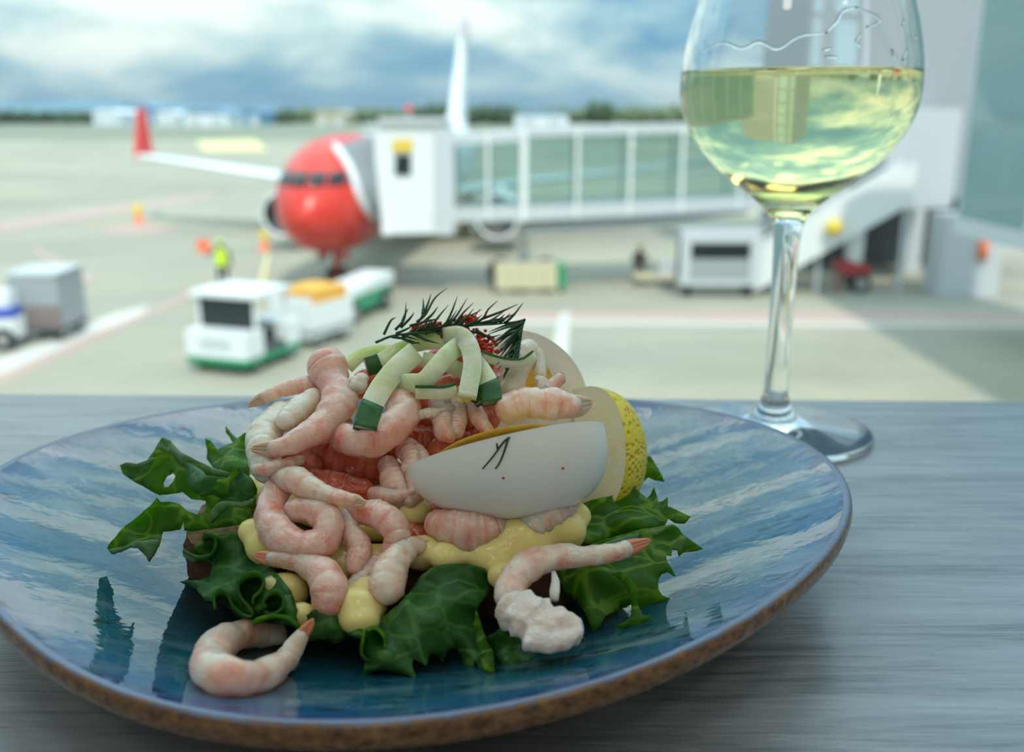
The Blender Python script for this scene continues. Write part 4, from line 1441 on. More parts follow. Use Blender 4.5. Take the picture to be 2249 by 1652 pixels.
rnd = random.Random(8)
nl = [[(915, 708), (935, 690), (955, 655), (982, 633)], [(925, 700), (938, 672), (947, 645)], [(928, 690), (930, 672), (929, 655)], [(880, 720), (900, 700), (910, 686)], [(868, 725), (888, 700), (892, 664)], [(884, 706), (890, 690), (896, 678)],
      [(843, 735), (858, 705), (870, 697)], [(900, 716), (940, 705), (965, 700)], [(930, 708), (950, 690), (962, 673)], [(935, 735), (960, 700), (985, 670)], [(970, 728), (990, 690), (1005, 650)], [(985, 715), (1005, 690), (1026, 655)],
      [(950, 728), (985, 712), (1005, 690)], [(1000, 712), (1015, 690), (1040, 665)], [(990, 722), (1020, 700), (1060, 680)], [(1030, 715), (1060, 700), (1072, 680), (1094, 660)], [(1060, 700), (1100, 685), (1138, 668)], [(1040, 714), (1080, 704), (1107, 698)], [(860, 740), (890, 745), (925, 757)], [(880, 742), (905, 753), (922, 752)],
      [(915, 738), (940, 748), (965, 755)], [(870, 733), (895, 722), (905, 715)], [(1000, 720), (1040, 712), (1085, 708), (1110, 700)], [(910, 728), (935, 722), (960, 712)], [(1045, 725), (1075, 740), (1100, 735)], [(1020, 725), (1060, 735), (1090, 752)], [(960, 732), (1000, 742), (1020, 755)]]
for k in range(34):
    x0 = rnd.uniform(880, 1120)
    y0 = float(np.interp(x0, [826, 910, 1030, 1150], [752, 732, 716, 704]))
    ang = math.radians(rnd.uniform(15, 60))
    L_ = rnd.uniform(28, 58)
    sg = 1 if rnd.random() < 0.75 else -0.5
    nl.append([(x0, y0), (x0 + L_ * 0.5 * math.cos(ang), y0 - sg * L_ * 0.42 * math.sin(ang)), (x0 + L_ * math.cos(ang), y0 - sg * L_ * math.sin(ang))])
dill('large feathery dill sprig stretched across the top', [(826, 752), (862, 738), (910, 732), (970, 728), (1030, 716), (1090, 712), (1150, 704)], nl, -3)
nl = []
for k in range(26):
    t = k / 25
    x0, y0 = 1150 - 12 * t, 704 + 78 * t
    L_ = 85 * (1 - 0.35 * t) + rnd.uniform(-15, 10)
    ang = math.radians(rnd.uniform(15, 45) + 25 * t)
    nl.append([(x0, y0), (x0 - L_ * 0.5 * math.cos(ang), y0 + L_ * 0.4 * math.sin(ang)), (x0 - L_ * math.cos(ang), y0 + L_ * math.sin(ang))])
dill('drooping dill sprig hanging in front of the sliced egg half', [(1152, 702), (1140, 735), (1132, 765), (1122, 785)], nl, -4)


def egg_front(px, py):
    """point on the outside of the front egg wedge seen at a pixel"""
    c_ = (EGA + EGB) / 2
    ax = (EGB - EGA)
    L_ = ax.length / 2
    ax.normalize()
    Y = 0.170
    while Y < 0.215:
        p = at(px, py, Y)
        u = (p - c_).dot(ax)
        th_ = math.acos(max(-1, min(1, -u / L_)))
        r_ = 0.0160 * math.sin(th_) ** (0.9 if th_ < 1.57 else 0.72) * (1 - 0.16 * math.cos(th_))
        if abs(u) < L_ and ((p - c_) - ax * u).length < r_ + 0.0003:
            return p
        Y += 0.0002
    return at(px, py, 0.195)


td = thing('dill_sprig', 'tiny forked dill piece stuck on the front egg wedge', 'dill', egg_front(1119, 961), 'dill sprigs')
for nm, pl in (('stem', [(1119, 961), (1105, 972), (1085, 1000), (1060, 1030)]), ('frond', [(1116, 964), (1108, 990), (1098, 1015), (1088, 1030)]), ('frond', [(1093, 986), (1092, 980), (1091, 974)])):
    C = catmull(np.array(pl, float), 16)
    P = [tuple(egg_front(x, y)) for x, y in C]
    v, f, _ = sweep(P, [0.00026 * (1 - 0.4 * i / 15) for i in range(16)], 8)
    obj(nm, v, f, M_DILL, td)
for x, y in ((1105, 1050), (1236, 1029)):
    p = egg_front(x, y)
    mb = blob(MB(), p, (0.00035, 0.00025, 0.0003), 2, 0.4, 6, 900)
    tag(mb.build('roe_speck', M_ROE, None, True), 'single red roe speck on the front egg wedge %s' % ('under the tiny dill piece' if x < 1200 else 'near its blunt end'), 'roe')

# ================================================================ outside: the apron
def concrete_mat():
    m = pm('apron_concrete', (0.4, 0.4, 0.36), 0.85)
    t = NT(m.node_tree)
    b = t.n['Principled BSDF']
    c = t.new('ShaderNodeTexCoord').outputs['Object']
    a = t.noise(t.mapped(c, (0.05, 0.11, 1)), 1.0, 5.0, 0.6)
    d = t.noise(t.mapped(c, (0.5, 0.9, 1)), 1.0, 4.0, 0.6)
    col = t.mix(t.ramp(a, [(0.35, (0, 0, 0)), (0.65, (1, 1, 1))]), (0.30, 0.28, 0.22), (0.43, 0.385, 0.285))
    col = t.mix(t.math('MULTIPLY', t.ramp(d, [(0.45, (0, 0, 0)), (0.75, (1, 1, 1))]), 0.35), col, (0.23, 0.22, 0.18))
    t.link(col, b.inputs['Base Color'])
    return m


M_CONC = concrete_mat()
M_GRASS = pm('field_grass', (0.25, 0.245, 0.20), 0.9, var=(0.02, (0.20, 0.23, 0.15), 0.5))
M_FAR = pm('far_land', (0.12, 0.17, 0.13), 0.9, var=(0.004, (0.18, 0.22, 0.15), 0.5))
M_RED = pm('red_paint', (0.50, 0.34, 0.29), 0.7)
M_WHITEP = pm('white_paint', (0.60, 0.56, 0.50), 0.7)
M_YELP = pm('yellow_paint', (0.72, 0.62, 0.30), 0.7)
M_WHITE = pm('white_paint_gloss', (0.80, 0.81, 0.80), 0.35)
M_WHITEB = pm('aircraft_white', (0.82, 0.84, 0.86), 0.25, coat=0.3)
M_REDB = pm('aircraft_red', (0.66, 0.030, 0.014), 0.3, coat=0.1)
M_GREY = pm('grey_paint', (0.34, 0.36, 0.38), 0.5)
M_LGREY = pm('light_grey_paint', (0.56, 0.58, 0.60), 0.5)
M_DGREY = pm('dark_grey', (0.07, 0.08, 0.09), 0.6)
M_BLACK = pm('black_rubber', (0.02, 0.02, 0.022), 0.7)
M_DKGL = pm('dark_glass', (0.015, 0.02, 0.025), 0.08)
M_SILV = pm('bare_metal', (0.6, 0.6, 0.62), 0.3, metal=0.9)
M_GREEN = pm('green_paint', (0.03, 0.28, 0.13), 0.5)
M_ORNG = pm('orange_paint', (0.80, 0.40, 0.06), 0.6)
M_FLUO = pm('fluorescent_yellow', (0.62, 0.85, 0.03), 0.7)
M_PADDLE = pm('fluorescent_orange', (0.95, 0.22, 0.10), 0.6)
M_NAVY = pm('navy_cloth', (0.03, 0.035, 0.05), 0.85)
M_SKIN = pm('skin', (0.55, 0.33, 0.24), 0.6)
M_BLUE = pm('blue_paint', (0.05, 0.10, 0.45), 0.5)
M_CREAM = pm('cream_paint', (0.62, 0.56, 0.36), 0.6)
M_EXT = pm('extinguisher_red', (0.42, 0.02, 0.02), 0.4)
M_YEL = pm('yellow_plastic', (0.80, 0.55, 0.05), 0.5)
M_TREE = pm('tree_leaves', (0.035, 0.07, 0.045), 0.9, var=(0.3, (0.09, 0.13, 0.07), 0.6))
M_HILL = pm('hazed_hill', (0.14, 0.24, 0.30), 0.95)  # bluish because distance haze is mixed into the hill colour
M_BRGL = glass_pane_mat('bridge_glass', (0.80, 0.87, 0.86))
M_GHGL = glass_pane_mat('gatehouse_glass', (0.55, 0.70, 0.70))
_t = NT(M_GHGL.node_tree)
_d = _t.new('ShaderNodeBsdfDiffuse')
_d.inputs[0].default_value = (0.42, 0.58, 0.58, 1)  # pale teal diffuse stands in for sky reflected in the glazing
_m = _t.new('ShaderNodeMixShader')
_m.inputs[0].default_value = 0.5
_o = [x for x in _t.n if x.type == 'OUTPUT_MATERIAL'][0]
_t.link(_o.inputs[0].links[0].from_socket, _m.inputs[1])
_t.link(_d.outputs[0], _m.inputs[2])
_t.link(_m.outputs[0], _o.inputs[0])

ap = MB().box((-400, -12, GZ - 0.5), (400, 240, GZ)).build('apron', M_CONC)
tag(ap, 'pale concrete airport apron', None, None, 'structure')
o = MB().box((-900, 240, GZ - 0.5), (900, 1000, GZ - 0.02)).build('field', M_GRASS)
tag(o, 'brownish grass field beyond the apron', None, None, 'structure')
o = MB().box((-9000, 1000, GZ - 1.0), (9000, 9000, GZ - 0.05)).build('far_ground', M_FAR)
tag(o, 'far dark land on the horizon', None, None, 'structure')


NPAINT = [0]


def painted(px, mat):
    P = [ground(x, y) for x, y in px]
    NPAINT[0] += 1
    lift = 0.01 + 0.004 * NPAINT[0]
    MB().prism([p + Vector((0, 0, 0.001)) for p in P], (0, 0, lift)).build('painted_line', mat, ap)


painted([(-40, 866), (0, 846), (470, 628), (462, 622), (0, 826), (-40, 846)], M_RED)
painted([(-40, 844), (0, 824), (310, 690), (330, 672), (250, 690), (0, 790), (-40, 810)], M_WHITEP)
painted([(1020, 684), (2300, 690), (2300, 708), (1020, 702)], M_RED)
painted([(1020, 704), (2300, 711), (2300, 720), (1020, 712)], M_WHITEP)
painted([(1229, 688), (1252, 688), (1246, 790), (1208, 790)], M_WHITEP)
painted([(0, 492), (200, 462), (420, 430), (470, 424), (470, 432), (420, 440), (200, 478), (0, 510)], M_RED)
painted([(215, 506), (300, 490), (390, 500), (330, 514), (250, 514)], M_RED)
painted([(60, 548), (80, 548), (215, 618), (190, 622)], M_RED)
painted([(430, 310), (560, 306), (585, 330), (450, 332)], M_YELP)
painted([(560, 660), (585, 560), (592, 560), (575, 660)], M_YELP)


# ---------------------------------------------------------------- airliner
gearp = ground(742, 626)
AX = Vector((0.097, 0.995, 0)).normalized()        # nose to tail
AL = Vector((AX.y, -AX.x, 0))                      # to the viewer's right
A0 = Vector((gearp.x, gearp.y, GZ)) - AX * 3.9     # under the nose tip


def af(x, s, z):
    """aircraft frame: x aft of nose, s to the viewer's right, z above ground"""
    return A0 + AX * x + AL * s + Vector((0, 0, z))


plane = thing('airliner', 'airliner with bright red nose parked at the jet bridge', 'airplane', A0)
CZ, FR = 3.25, 1.95
stations = [(0.0, 0.03, 2.75), (0.12, 0.32, 2.76), (0.4, 0.68, 2.80), (0.9, 1.03, 2.88), (1.6, 1.36, 2.98), (2.4, 1.62, 3.10), (3.4, 1.82, 3.2), (4.6, 1.93, 3.25), (6.5, FR, CZ)]
tailst = [(6.5, FR, CZ), (20, FR, CZ), (25.5, FR, CZ), (29, 1.72, 3.45), (32.5, 1.3, 3.8), (35.5, 0.85, 4.15), (38, 0.4, 4.45), (38.6, 0.12, 4.5)]


def fus(sts, n=40):
    vs, fs = [], []
    for x, r_, z in sts:
        for k in range(n):
            a_ = 2 * math.pi * k / n
            vs.append(af(x, r_ * math.cos(a_), z + r_ * 1.05 * math.sin(a_)))
    for i in range(len(sts) - 1):
        for k in range(n):
            fs.append((i * n + k, i * n + (k + 1) % n, (i + 1) * n + (k + 1) % n, (i + 1) * n + k))
    fs.append(tuple(range(n)))
    fs.append(tuple(range((len(sts) - 1) * n, len(sts) * n))[::-1])
    return vs, fs


ns = [tuple(x) for x in catmull(np.array(stations), 30)]
v, f = fus(ns)
obj('red_nose', v, f, M_REDB, plane)
v, f = fus([tuple(x) for x in tailst])
obj('fuselage', v, f, M_WHITEB, plane)


def fus_r(x):
    return float(np.interp(x, [a_[0] for a_ in ns], [a_[1] for a_ in ns])), float(np.interp(x, [a_[0] for a_ in ns], [a_[2] for a_ in ns]))


# cockpit windows: panes wrapped on the nose
for k in range(6):
    a0 = -62 + k * 21.0
    vs, fs = [], []
    for i in range(4):
        for j in range(5):
            ang = math.radians(a0 + 1.5 + 18 * j / 4)
            zz = 3.72 + 0.42 * i / 3
            lo, hi = 0.3, 5.0
            for _ in range(30):                     # x where the nose skin reaches this direction
                mid_ = (lo + hi) / 2
                r_, cz_ = fus_r(mid_)
                h_ = (zz - cz_) / 1.05
                wdt = math.sqrt(max(r_ * r_ - h_ * h_, 0))
                if wdt > 1.55 * abs(math.sin(ang)) + 0.05:
                    hi = mid_
                else:
                    lo = mid_
            vs.append(af(hi - 0.03, 1.58 * math.sin(ang), zz + 0.02))
    fs = [(i * 5 + j, i * 5 + j + 1, (i + 1) * 5 + j + 1, (i + 1) * 5 + j) for i in range(3) for j in range(4)]
    o = obj('cockpit_window', vs, fs, M_DKGL, plane)
    md = o.modifiers.new('thickness', 'SOLIDIFY')
    md.thickness = 0.06
    md.offset = 0
for sg in (-1, 1):
    wing = [(14.5, 1.6, 2.3, 7.4, 0.62), (17.5, 5.6, 2.75, 4.6, 0.42), (23.2, 16.6, 3.75, 1.9, 0.18)]
    vs, fs = [], []
    for x, s_, z, ch, tk in wing:
        for u, w_ in ((0, 0), (0.08, 0.35), (0.3, 0.5), (0.7, 0.25), (1, 0), (0.7, -0.2), (0.3, -0.4), (0.08, -0.3)):
            vs.append(af(x + u * ch, sg * s_, z + w_ * tk))
    for i in range(2):
        for k in range(8):
            fs.append((i * 8 + k, i * 8 + (k + 1) % 8, (i + 1) * 8 + (k + 1) % 8, (i + 1) * 8 + k))
    fs += [tuple(range(8)), tuple(range(16, 24))[::-1]]
    wg = obj('wing', vs, fs, M_LGREY if sg > 0 else M_WHITEB, plane)
    mb = MB().hexa([af(23.2, sg * 16.5, 3.7), af(25.1, sg * 16.5, 3.7), af(25.1, sg * 16.75, 3.7), af(23.2, sg * 16.75, 3.7),
                    af(25.0, sg * 17.1, 6.3), af(25.9, sg * 17.1, 6.3), af(25.9, sg * 17.2, 6.3), af(25.0, sg * 17.2, 6.3)])
    mb.build('winglet', M_REDB, wg)['label'] = 'red winglet'
    c_ = (12.6, sg * 4.85, 1.62)
    prof = [(-1.0, 0.62, 0.02), (0.0, 0.86, 0), (-0.12, 0.95, 0), (0.1, 1.02, 0), (0.8, 1.1, 0), (2.2, 1.05, 0), (3.4, 0.72, 0), (3.4, 0.6, 0)]
    vs, fs = [], []
    n = 32
    for x, r_, _ in prof:
        for k in range(n):
            a_ = 2 * math.pi * k / n
            vs.append(af(c_[0] + x, c_[1] + r_ * math.cos(a_), c_[2] + r_ * math.sin(a_)))
    for i in range(1, len(prof) - 1):
        for k in range(n):
            fs.append((i * n + k, i * n + (k + 1) % n, (i + 1) * n + (k + 1) % n, (i + 1) * n + k))
    eng = obj('engine', vs, fs, M_WHITEB, plane)
    vs = []
    for x, r_ in ((0.0, 0.9), (0.7, 0.84), (0.75, 0.02)):
        for k in range(n):
            a_ = 2 * math.pi * k / n
            vs.append(af(c_[0] + x, c_[1] + r_ * math.cos(a_), c_[2] + r_ * math.sin(a_)))
    fs = [(i * n + k, i * n + (k + 1) % n, (i + 1) * n + (k + 1) % n, (i + 1) * n + k) for i in range(2) for k in range(n)]
    obj('intake', vs, fs, M_DGREY, eng)
    MB().hexa([af(13.6, c_[1] - 0.12, 2.5), af(17.0, c_[1] - 0.12, 2.3), af(17.0, c_[1] + 0.12, 2.3), af(13.6, c_[1] + 0.12, 2.5),
               af(14.6, c_[1] - 0.1, 2.9), af(18.4, c_[1] - 0.1, 2.7), af(18.4, c_[1] + 0.1, 2.7), af(14.6, c_[1] + 0.1, 2.9)]).build('pylon', M_WHITEB, eng)
    MB().hexa([af(33.2, sg * 0.5, 4.6), af(36.6, sg * 0.5, 4.6), af(36.6, sg * 0.5, 4.75), af(33.2, sg * 0.5, 4.75),
               af(36.4, sg * 6.8, 5.2), af(38.0, sg * 6.8, 5.2), af(38.0, sg * 6.8, 5.3), af(36.4, sg * 6.8, 5.3)]).build('tailplane', M_WHITEB, plane)
# fin with dorsal fairing
vs, fs = [], []
for x0, x1, z, t_ in [(26.5, 37.2, 5.0, 1.15), (28.5, 37.4, 5.4, 0.8), (30.2, 37.6, 6.0, 0.48), (31.4, 37.9, 7.4, 0.40), (33.2, 38.4, 9.4, 0.30), (34.4, 38.7, 10.8, 0.26)]:
    vs += [af(x0, 0, z), af(x0 + (x1 - x0) * 0.3, -t_, z), af(x1, 0, z), af(x0 + (x1 - x0) * 0.3, t_, z)]
for i in range(5):
    for k in range(4):
        fs.append((i * 4 + k, i * 4 + (k + 1) % 4, (i + 1) * 4 + (k + 1) % 4, (i + 1) * 4 + k))
fs += [(0, 1, 2, 3), (23, 22, 21, 20)]
obj('tail_fin', vs, fs, M_WHITEB, plane)
vs = []
for x0, x1, z, t_ in [(34.4, 38.7, 10.8, 0.262), (35.2, 39.0, 11.8, 0.22), (35.7, 38.9, 12.0, 0.1)]:
    vs += [af(x0, 0, z), af(x0 + (x1 - x0) * 0.3, -t_, z), af(x1, 0, z), af(x0 + (x1 - x0) * 0.3, t_, z)]
fs = [(i * 4 + k, i * 4 + (k + 1) % 4, (i + 1) * 4 + (k + 1) % 4, (i + 1) * 4 + k) for i in range(2) for k in range(4)] + [(0, 1, 2, 3), (11, 10, 9, 8)]
obj('fin_cap', vs, fs, pm('fin_cap_paint', (0.52, 0.46, 0.50), 0.4), plane)['label'] = 'greyish pink fin top'


def wheel(c, ax, r_, w_, parent, name='wheel'):
    ax = ax.normalized()
    ps = [c + ax * w_ * k for k in (-0.5, -0.42, 0.42, 0.5)]
    v, f, _ = sweep(ps, [r_ * 0.85, r_, r_, r_ * 0.85], 24)
    o_ = obj(name, v, f, M_BLACK, parent)
    v, f, _ = sweep([c - ax * w_ * 0.53, c + ax * w_ * 0.53], [r_ * 0.5, r_ * 0.5], 16)
    obj('hub', v, f, M_SILV, o_, False)
    return o_


ng = MB()
ng.tube([af(3.9, 0, 0.3), af(3.8, 0, 1.7)], 0.11, 12).tube([af(3.9, -0.3, 0.34), af(3.9, 0.3, 0.34)], 0.07, 10).tube([af(3.9, 0, 0.9), af(4.9, 0, 1.7)], 0.06, 8)
ng = ng.build('nose_gear', M_REDB, plane)
MB().box((-0.42, 0, 0), (-0.38, 1.3, 0.75), lambda p: af(3.0 + p.y, p.x, 0.95 + p.z)).box((0.38, 0, 0), (0.42, 1.3, 0.75), lambda p: af(3.0 + p.y, p.x, 0.95 + p.z)).build('gear_door', M_REDB, plane)
for s_ in (-0.22, 0.22):
    wheel(af(3.9, s_, 0.34), AL, 0.34, 0.2, ng)
for sg in (-1, 1):
    mg = MB().tube([af(19.2, sg * 2.86, 0.5), af(19.2, sg * 2.6, 2.4)], 0.16, 12).build('main_gear', M_GREY, plane)
    for d_ in (-0.42, 0.42):
        wheel(af(19.2, sg * 2.86 + d_, 0.52), AL, 0.52, 0.35, mg)

# ---------------------------------------------------------------- jet bridge
YC = 33.2


def nose_hit(px, py):
    """distance at which a photo ray meets the airliner skin"""
    Y = 29.0
    while Y < 37.0:
        p = at(px, py, Y) - A0
        x = p.dot(AX)
        if x > 0:
            s2 = p.dot(AL)
            if x < 6.4:
                r_, cz_ = fus_r(x)
            else:
                r_, cz_ = FR, CZ
            if s2 * s2 + ((p.z - cz_) / 1.05) ** 2 < r_ * r_:
                return Y
        Y += 0.03
    return None


bridge = thing('jet_bridge', 'grey glazed passenger boarding bridge joined to the airliner', 'jet bridge', ground(1150, 612))


def bz(py, Y):
    return at(1124, py, Y).z


# cab, front face traced at YC and carried back
cabl = [at(838, 515, YC), at(985, 512, YC), at(992, 292, YC), at(956, 262, YC), at(834, 268, YC), at(818, 300, YC)]
cab = MB().prism([p for p in cabl], (0.1, 2.6, 0)).build('cab', M_WHITE, bridge)
MB().box((0, 0, 0), (1, 1, 1), lambda p: at(868 + 34 * p.x, 384 - 44 * p.y, YC - 0.02 - 0.05 * p.z)).build('cab_window', M_DKGL, cab)
MB().box((0, 0, 0), (1, 1, 1), lambda p: at(862 + 44 * p.x, 333 - 26 * p.y, YC - 0.02 - 0.04 * p.z)).build('yellow_sign', M_YEL, cab)['label'] = 'small yellow sign over the cab window'
MB().box((0, 0, 0), (1, 1, 1), lambda p: at(955 + 42 * p.x, 516 - 236 * p.y, YC + 0.3 - 0.45 * p.z)).build('cab_side_panel', M_LGREY, cab)
MB().box((0, 0, 0), (1, 1, 1), lambda p: at(830 + 165 * p.x, 270 - 12 * p.y, YC - 0.2 + 2.9 * p.z)).build('cab_roof', M_LGREY, cab)
bl = MB().tube([at(897, 258, YC + 0.6), at(897, 246, YC + 0.6)], 0.08, 10).build('beacon_base', M_GREY, cab)
v, f, _ = sweep([at(897, 246, YC + 0.6), at(897, 240, YC + 0.6), at(897, 232, YC + 0.6), at(897, 229, YC + 0.6)], [0.11, 0.12, 0.09, 0.02], 12)
obj('beacon', v, f, pm('red_beacon', (0.75, 0.06, 0.04), 0.3), cab)
# bellows: curved ribs from the cab to the fuselage
cabedge = [(822, 296), (824, 350), (832, 420), (842, 512)]
front = [(738, 322), (772, 372), (798, 446), (852, 514)]
NR = 13
e0 = catmull(np.array(cabedge, float), 14)
e1 = catmull(np.array(front, float), 14)
HIT = []
for k in range(NR):
    for_k = []
    mbk = MB()
    prev = []
    rows = []
    if k == 0:
        HIT = [nose_hit(*q_) for q_ in e1]
        HIT = [(h_ - 0.12) if h_ else None for h_ in HIT]
        last = YC
        for i in range(13, -1, -1):
            if HIT[i] is None:
                HIT[i] = last if last < YC else YC - 0.3
            last = HIT[i]
    for t in (k / NR, (k + 0.55) / NR, (k + 1) / NR):
        rows.append([at(*(e0[i] * (1 - t) + e1[i] * t), YC * (1 - t) + HIT[i] * t + (0.12 if abs(t - (k + 0.55) / NR) < 1e-6 else 0)) for i in range(14)])
    vs = [p for r_ in rows for p in r_]
    fs = [(j * 14 + i, j * 14 + i + 1, (j + 1) * 14 + i + 1, (j + 1) * 14 + i) for j in range(2) for i in range(13)]
    obj('bellows_fold', vs, fs, M_GREY, bridge).modifiers.new('thickness', 'SOLIDIFY').thickness = 0.05
MB().tube([at(e1[i][0] - 3, e1[i][1] - 2, HIT[i] - 0.03) for i in range(14)], 0.14, 10).build('canopy_edge', M_WHITE, bridge, True)
# roof skin of the bellows
vs = []
for t in np.linspace(0, 1, 8):
    a_ = at(*(e0[0] * (1 - t) + e1[0] * t), YC * (1 - t) + HIT[0] * t)
    vs += [a_, a_ + Vector((0, 2.4, 0))]
fs = [(2 * i, 2 * i + 1, 2 * i + 3, 2 * i + 2) for i in range(7)]
o = obj('canopy_roof', vs, fs, M_LGREY, bridge)
o.modifiers.new('thickness', 'SOLIDIFY').thickness = 0.06


def tunnel(x0, x1, Ya, Yb, top0, top1, bot0, bot1, posts, inset, names):
    """a glazed tunnel section between photo columns x0..x1"""
    T0, T1 = at(x0, top0, Ya), at(x1, top1, Yb)
    B0, B1 = at(x0, bot0, Ya), at(x1, bot1, Yb)
    B0.x, B1.x = T0.x, T1.x
    D = Vector((0, 2.4 - 2 * inset, 0))
    th_ = 0.30
    zu = Vector((0, 0, 1))
    MB().hexa([T0 - zu * th_, T1 - zu * th_, T1 + D - zu * th_, T0 + D - zu * th_, T0, T1, T1 + D, T0 + D]).build('roof', M_LGREY, bridge)
    fl = 0.48
    MB().hexa([B0, B1, B1 + D, B0 + D, B0 + zu * fl, B1 + zu * fl, B1 + D + zu * fl, B0 + D + zu * fl]).build('floor_beam', M_LGREY, bridge)
    for dy in (Vector((0, 0.04, 0)), D - Vector((0, 0.1, 0))):
        for i in range(len(posts) - 1):
            ua, ub = posts[i], posts[i + 1]
            pa_, pb_ = B0.lerp(B1, ua) + dy + zu * fl, B0.lerp(B1, ub) + dy + zu * fl
            qa_, qb_ = T0.lerp(T1, ua) + dy - zu * th_, T0.lerp(T1, ub) + dy - zu * th_
            e_ = Vector((0, 0.03, 0))
            MB().hexa([pa_, pb_, pb_ + e_, pa_ + e_, qa_, qb_, qb_ + e_, qa_ + e_]).build('glass_panel', M_BRGL, bridge)
    for u in posts:
        pa_, qa_ = B0.lerp(B1, u), T0.lerp(T1, u)
        w_ = 0.10 if 0 < u < 1 else 0.2
        for dy in (Vector((0, -0.05, 0)), D - Vector((0, 0.1, 0))):
            a_, b_ = Vector((w_ / 2, 0, 0)), Vector((0, 0.16, 0))
            MB().hexa([pa_ - a_ + dy, pa_ + a_ + dy, pa_ + a_ + b_ + dy, pa_ - a_ + b_ + dy, qa_ - a_ + dy, qa_ + a_ + dy, qa_ + a_ + b_ + dy, qa_ - a_ + b_ + dy]).build('post', M_WHITE, bridge)


tunnel(990, 1152, YC + 0.2, YC + 0.4, 300, 288, 488, 484, [0, 0.5, 1.0], 0.1, None)
tunnel(1150, 1960, YC + 0.3, YC + 2.6, 280, 262, 486, 448, [0, 0.14, 0.28, 0.42, 0.58, 0.74, 0.88, 1.0], 0.0, None)
MB().hexa([at(1152, 520, YC + 0.6), at(1640, 470, YC + 1.9), at(1640, 470, YC + 1.9) + Vector((0, 1, 0)), at(1152, 520, YC + 0.6) + Vector((0, 1, 0)),
           at(1152, 492, YC + 0.6), at(1640, 455, YC + 1.9), at(1640, 455, YC + 1.9) + Vector((0, 1, 0)), at(1152, 492, YC + 0.6) + Vector((0, 1, 0))]).build('under_beam', M_GREY, bridge)
gp = ground(1150, 632)
dc = MB()
dc.box((gp.x - 0.18, YC + 1.6, GZ + 0.9), (gp.x + 0.18, YC + 2.0, bz(490, YC + 1.6)))
dc.box((gp.x - 1.0, YC + 1.5, GZ + 0.6), (gp.x + 1.0, YC + 2.1, GZ + 0.95))
dc = dc.build('drive_column', M_LGREY, bridge)
for s_ in (-0.8, 0.8):
    wheel(Vector((gp.x + s_, YC + 1.8, GZ + 0.5)), Vector((0, 1, 0)), 0.5, 0.5, dc)
# service stair slanting down from the bridge
sa, sb = at(2010, 395, 33.0), at(1655, 596, 33.0)
up = Vector((0, 0, 0.62))
dn = Vector((0, 0, -0.75))
D = Vector((0, 1.1, 0))
stair = thing('service_stair', 'pale slanting service stair descending from the jet bridge', 'stair', ground(1655, 640))
for dy in (Vector((0, 0, 0)), D):
    e_ = Vector((0, 0.06, 0))
    MB().hexa([sa + dn + dy, sb + dn + dy, sb + dn + e_ + dy, sa + dn + e_ + dy, sa + up + dy, sb + up + dy, sb + up + e_ + dy, sa + up + e_ + dy]).build('side_panel', M_WHITE, stair)
    MB().tube([sa + up * 1.9 + dy, sb + up * 1.9 + dy], 0.04, 8).build('handrail', M_SILV, stair)
for k in range(16):
    p = sa.lerp(sb, (k + 0.5) / 16)
    MB().box((p.x - 0.16, p.y + 0.06, p.z - 0.35), (p.x + 0.16, p.y + 1.1, p.z - 0.31)).build('step', M_GREY, stair)
for p in (sa, sa.lerp(sb, 0.55)):
    MB().box((p.x - 0.06, p.y + 0.45, GZ), (p.x + 0.06, p.y + 0.6, p.z - 0.7)).build('support', M_LGREY, stair)

# ---------------------------------------------------------------- terminal parts on the right
gh = thing('gate_corridor', 'glazed terminal corridor raised on a grey pillar at the right', 'building', (13.5, 24, GZ))
X0, X1 = 12.55, 17.0
zb = at(2080, 478, 27.6).z
MB().box((X0, 6, zb - 0.45), (X1, 28.0, zb)).build('floor_slab', M_LGREY, gh)
MB().box((X0, 6, zb + 7.0), (X1, 28.0, zb + 7.5)).build('roof', M_GREY, gh)
for zz in (zb + 2.3, zb + 4.7):
    MB().box((X0 + 0.05, 6, zz), (X1 - 0.05, 27.9, zz + 0.1)).build('transom', M_LGREY, gh)
ys = [6, 9.6, 13.2, 16.8, 20.4, 24.0, 27.8]
for i in range(len(ys) - 1):
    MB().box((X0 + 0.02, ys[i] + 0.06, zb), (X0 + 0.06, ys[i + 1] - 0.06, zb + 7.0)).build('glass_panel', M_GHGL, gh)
for y in ys:
    MB().box((X0, y - 0.08, zb), (X0 + 0.18, y + 0.08, zb + 7.0)).build('mullion', M_LGREY, gh)
MB().box((X0 + 0.2, 27.8, zb), (X1, 27.95, zb + 7.0)).build('end_wall', M_GREY, gh)
MB().box((X1 - 0.2, 6, zb), (X1, 28, zb + 7.0)).build('rear_wall', M_LGREY, gh)
MB().box((X0 + 1.6, 12, zb), (X0 + 2.2, 27.0, zb + 1.1)).build('counter', M_DGREY, gh)
for y in (16.0, 20.0, 24.5):
    v, f = lathe([(0.02, -0.2), (0.4, -0.1), (0.42, 0.1), (0.02, 0.25)], (X0 + 1.2, y, zb + 2.0), 18)
    obj('lamp_globe', v, f, pm('lamp_globe%d' % int(y), (0.9, 0.9, 0.85), 0.4, emit=((1, 0.97, 0.9), 1.2)), gh)
pl_ = [ground(2062, 652), ground(2205, 658)]
MB().box((pl_[0].x, pl_[0].y, GZ), (pl_[1].x, pl_[0].y + 1.4, zb - 0.45)).build('pillar', M_LGREY, gh)
pv = at(2158, 548, pl_[0].y)
v, f, _ = sweep([pv + Vector((0, -0.05, -0.33)), pv + Vector((0, -0.05, 0.33))], [0.16, 0.16], 12)
obj('red_notice', v, f, M_PADDLE, gh)['label'] = 'small orange-red box on the pillar'
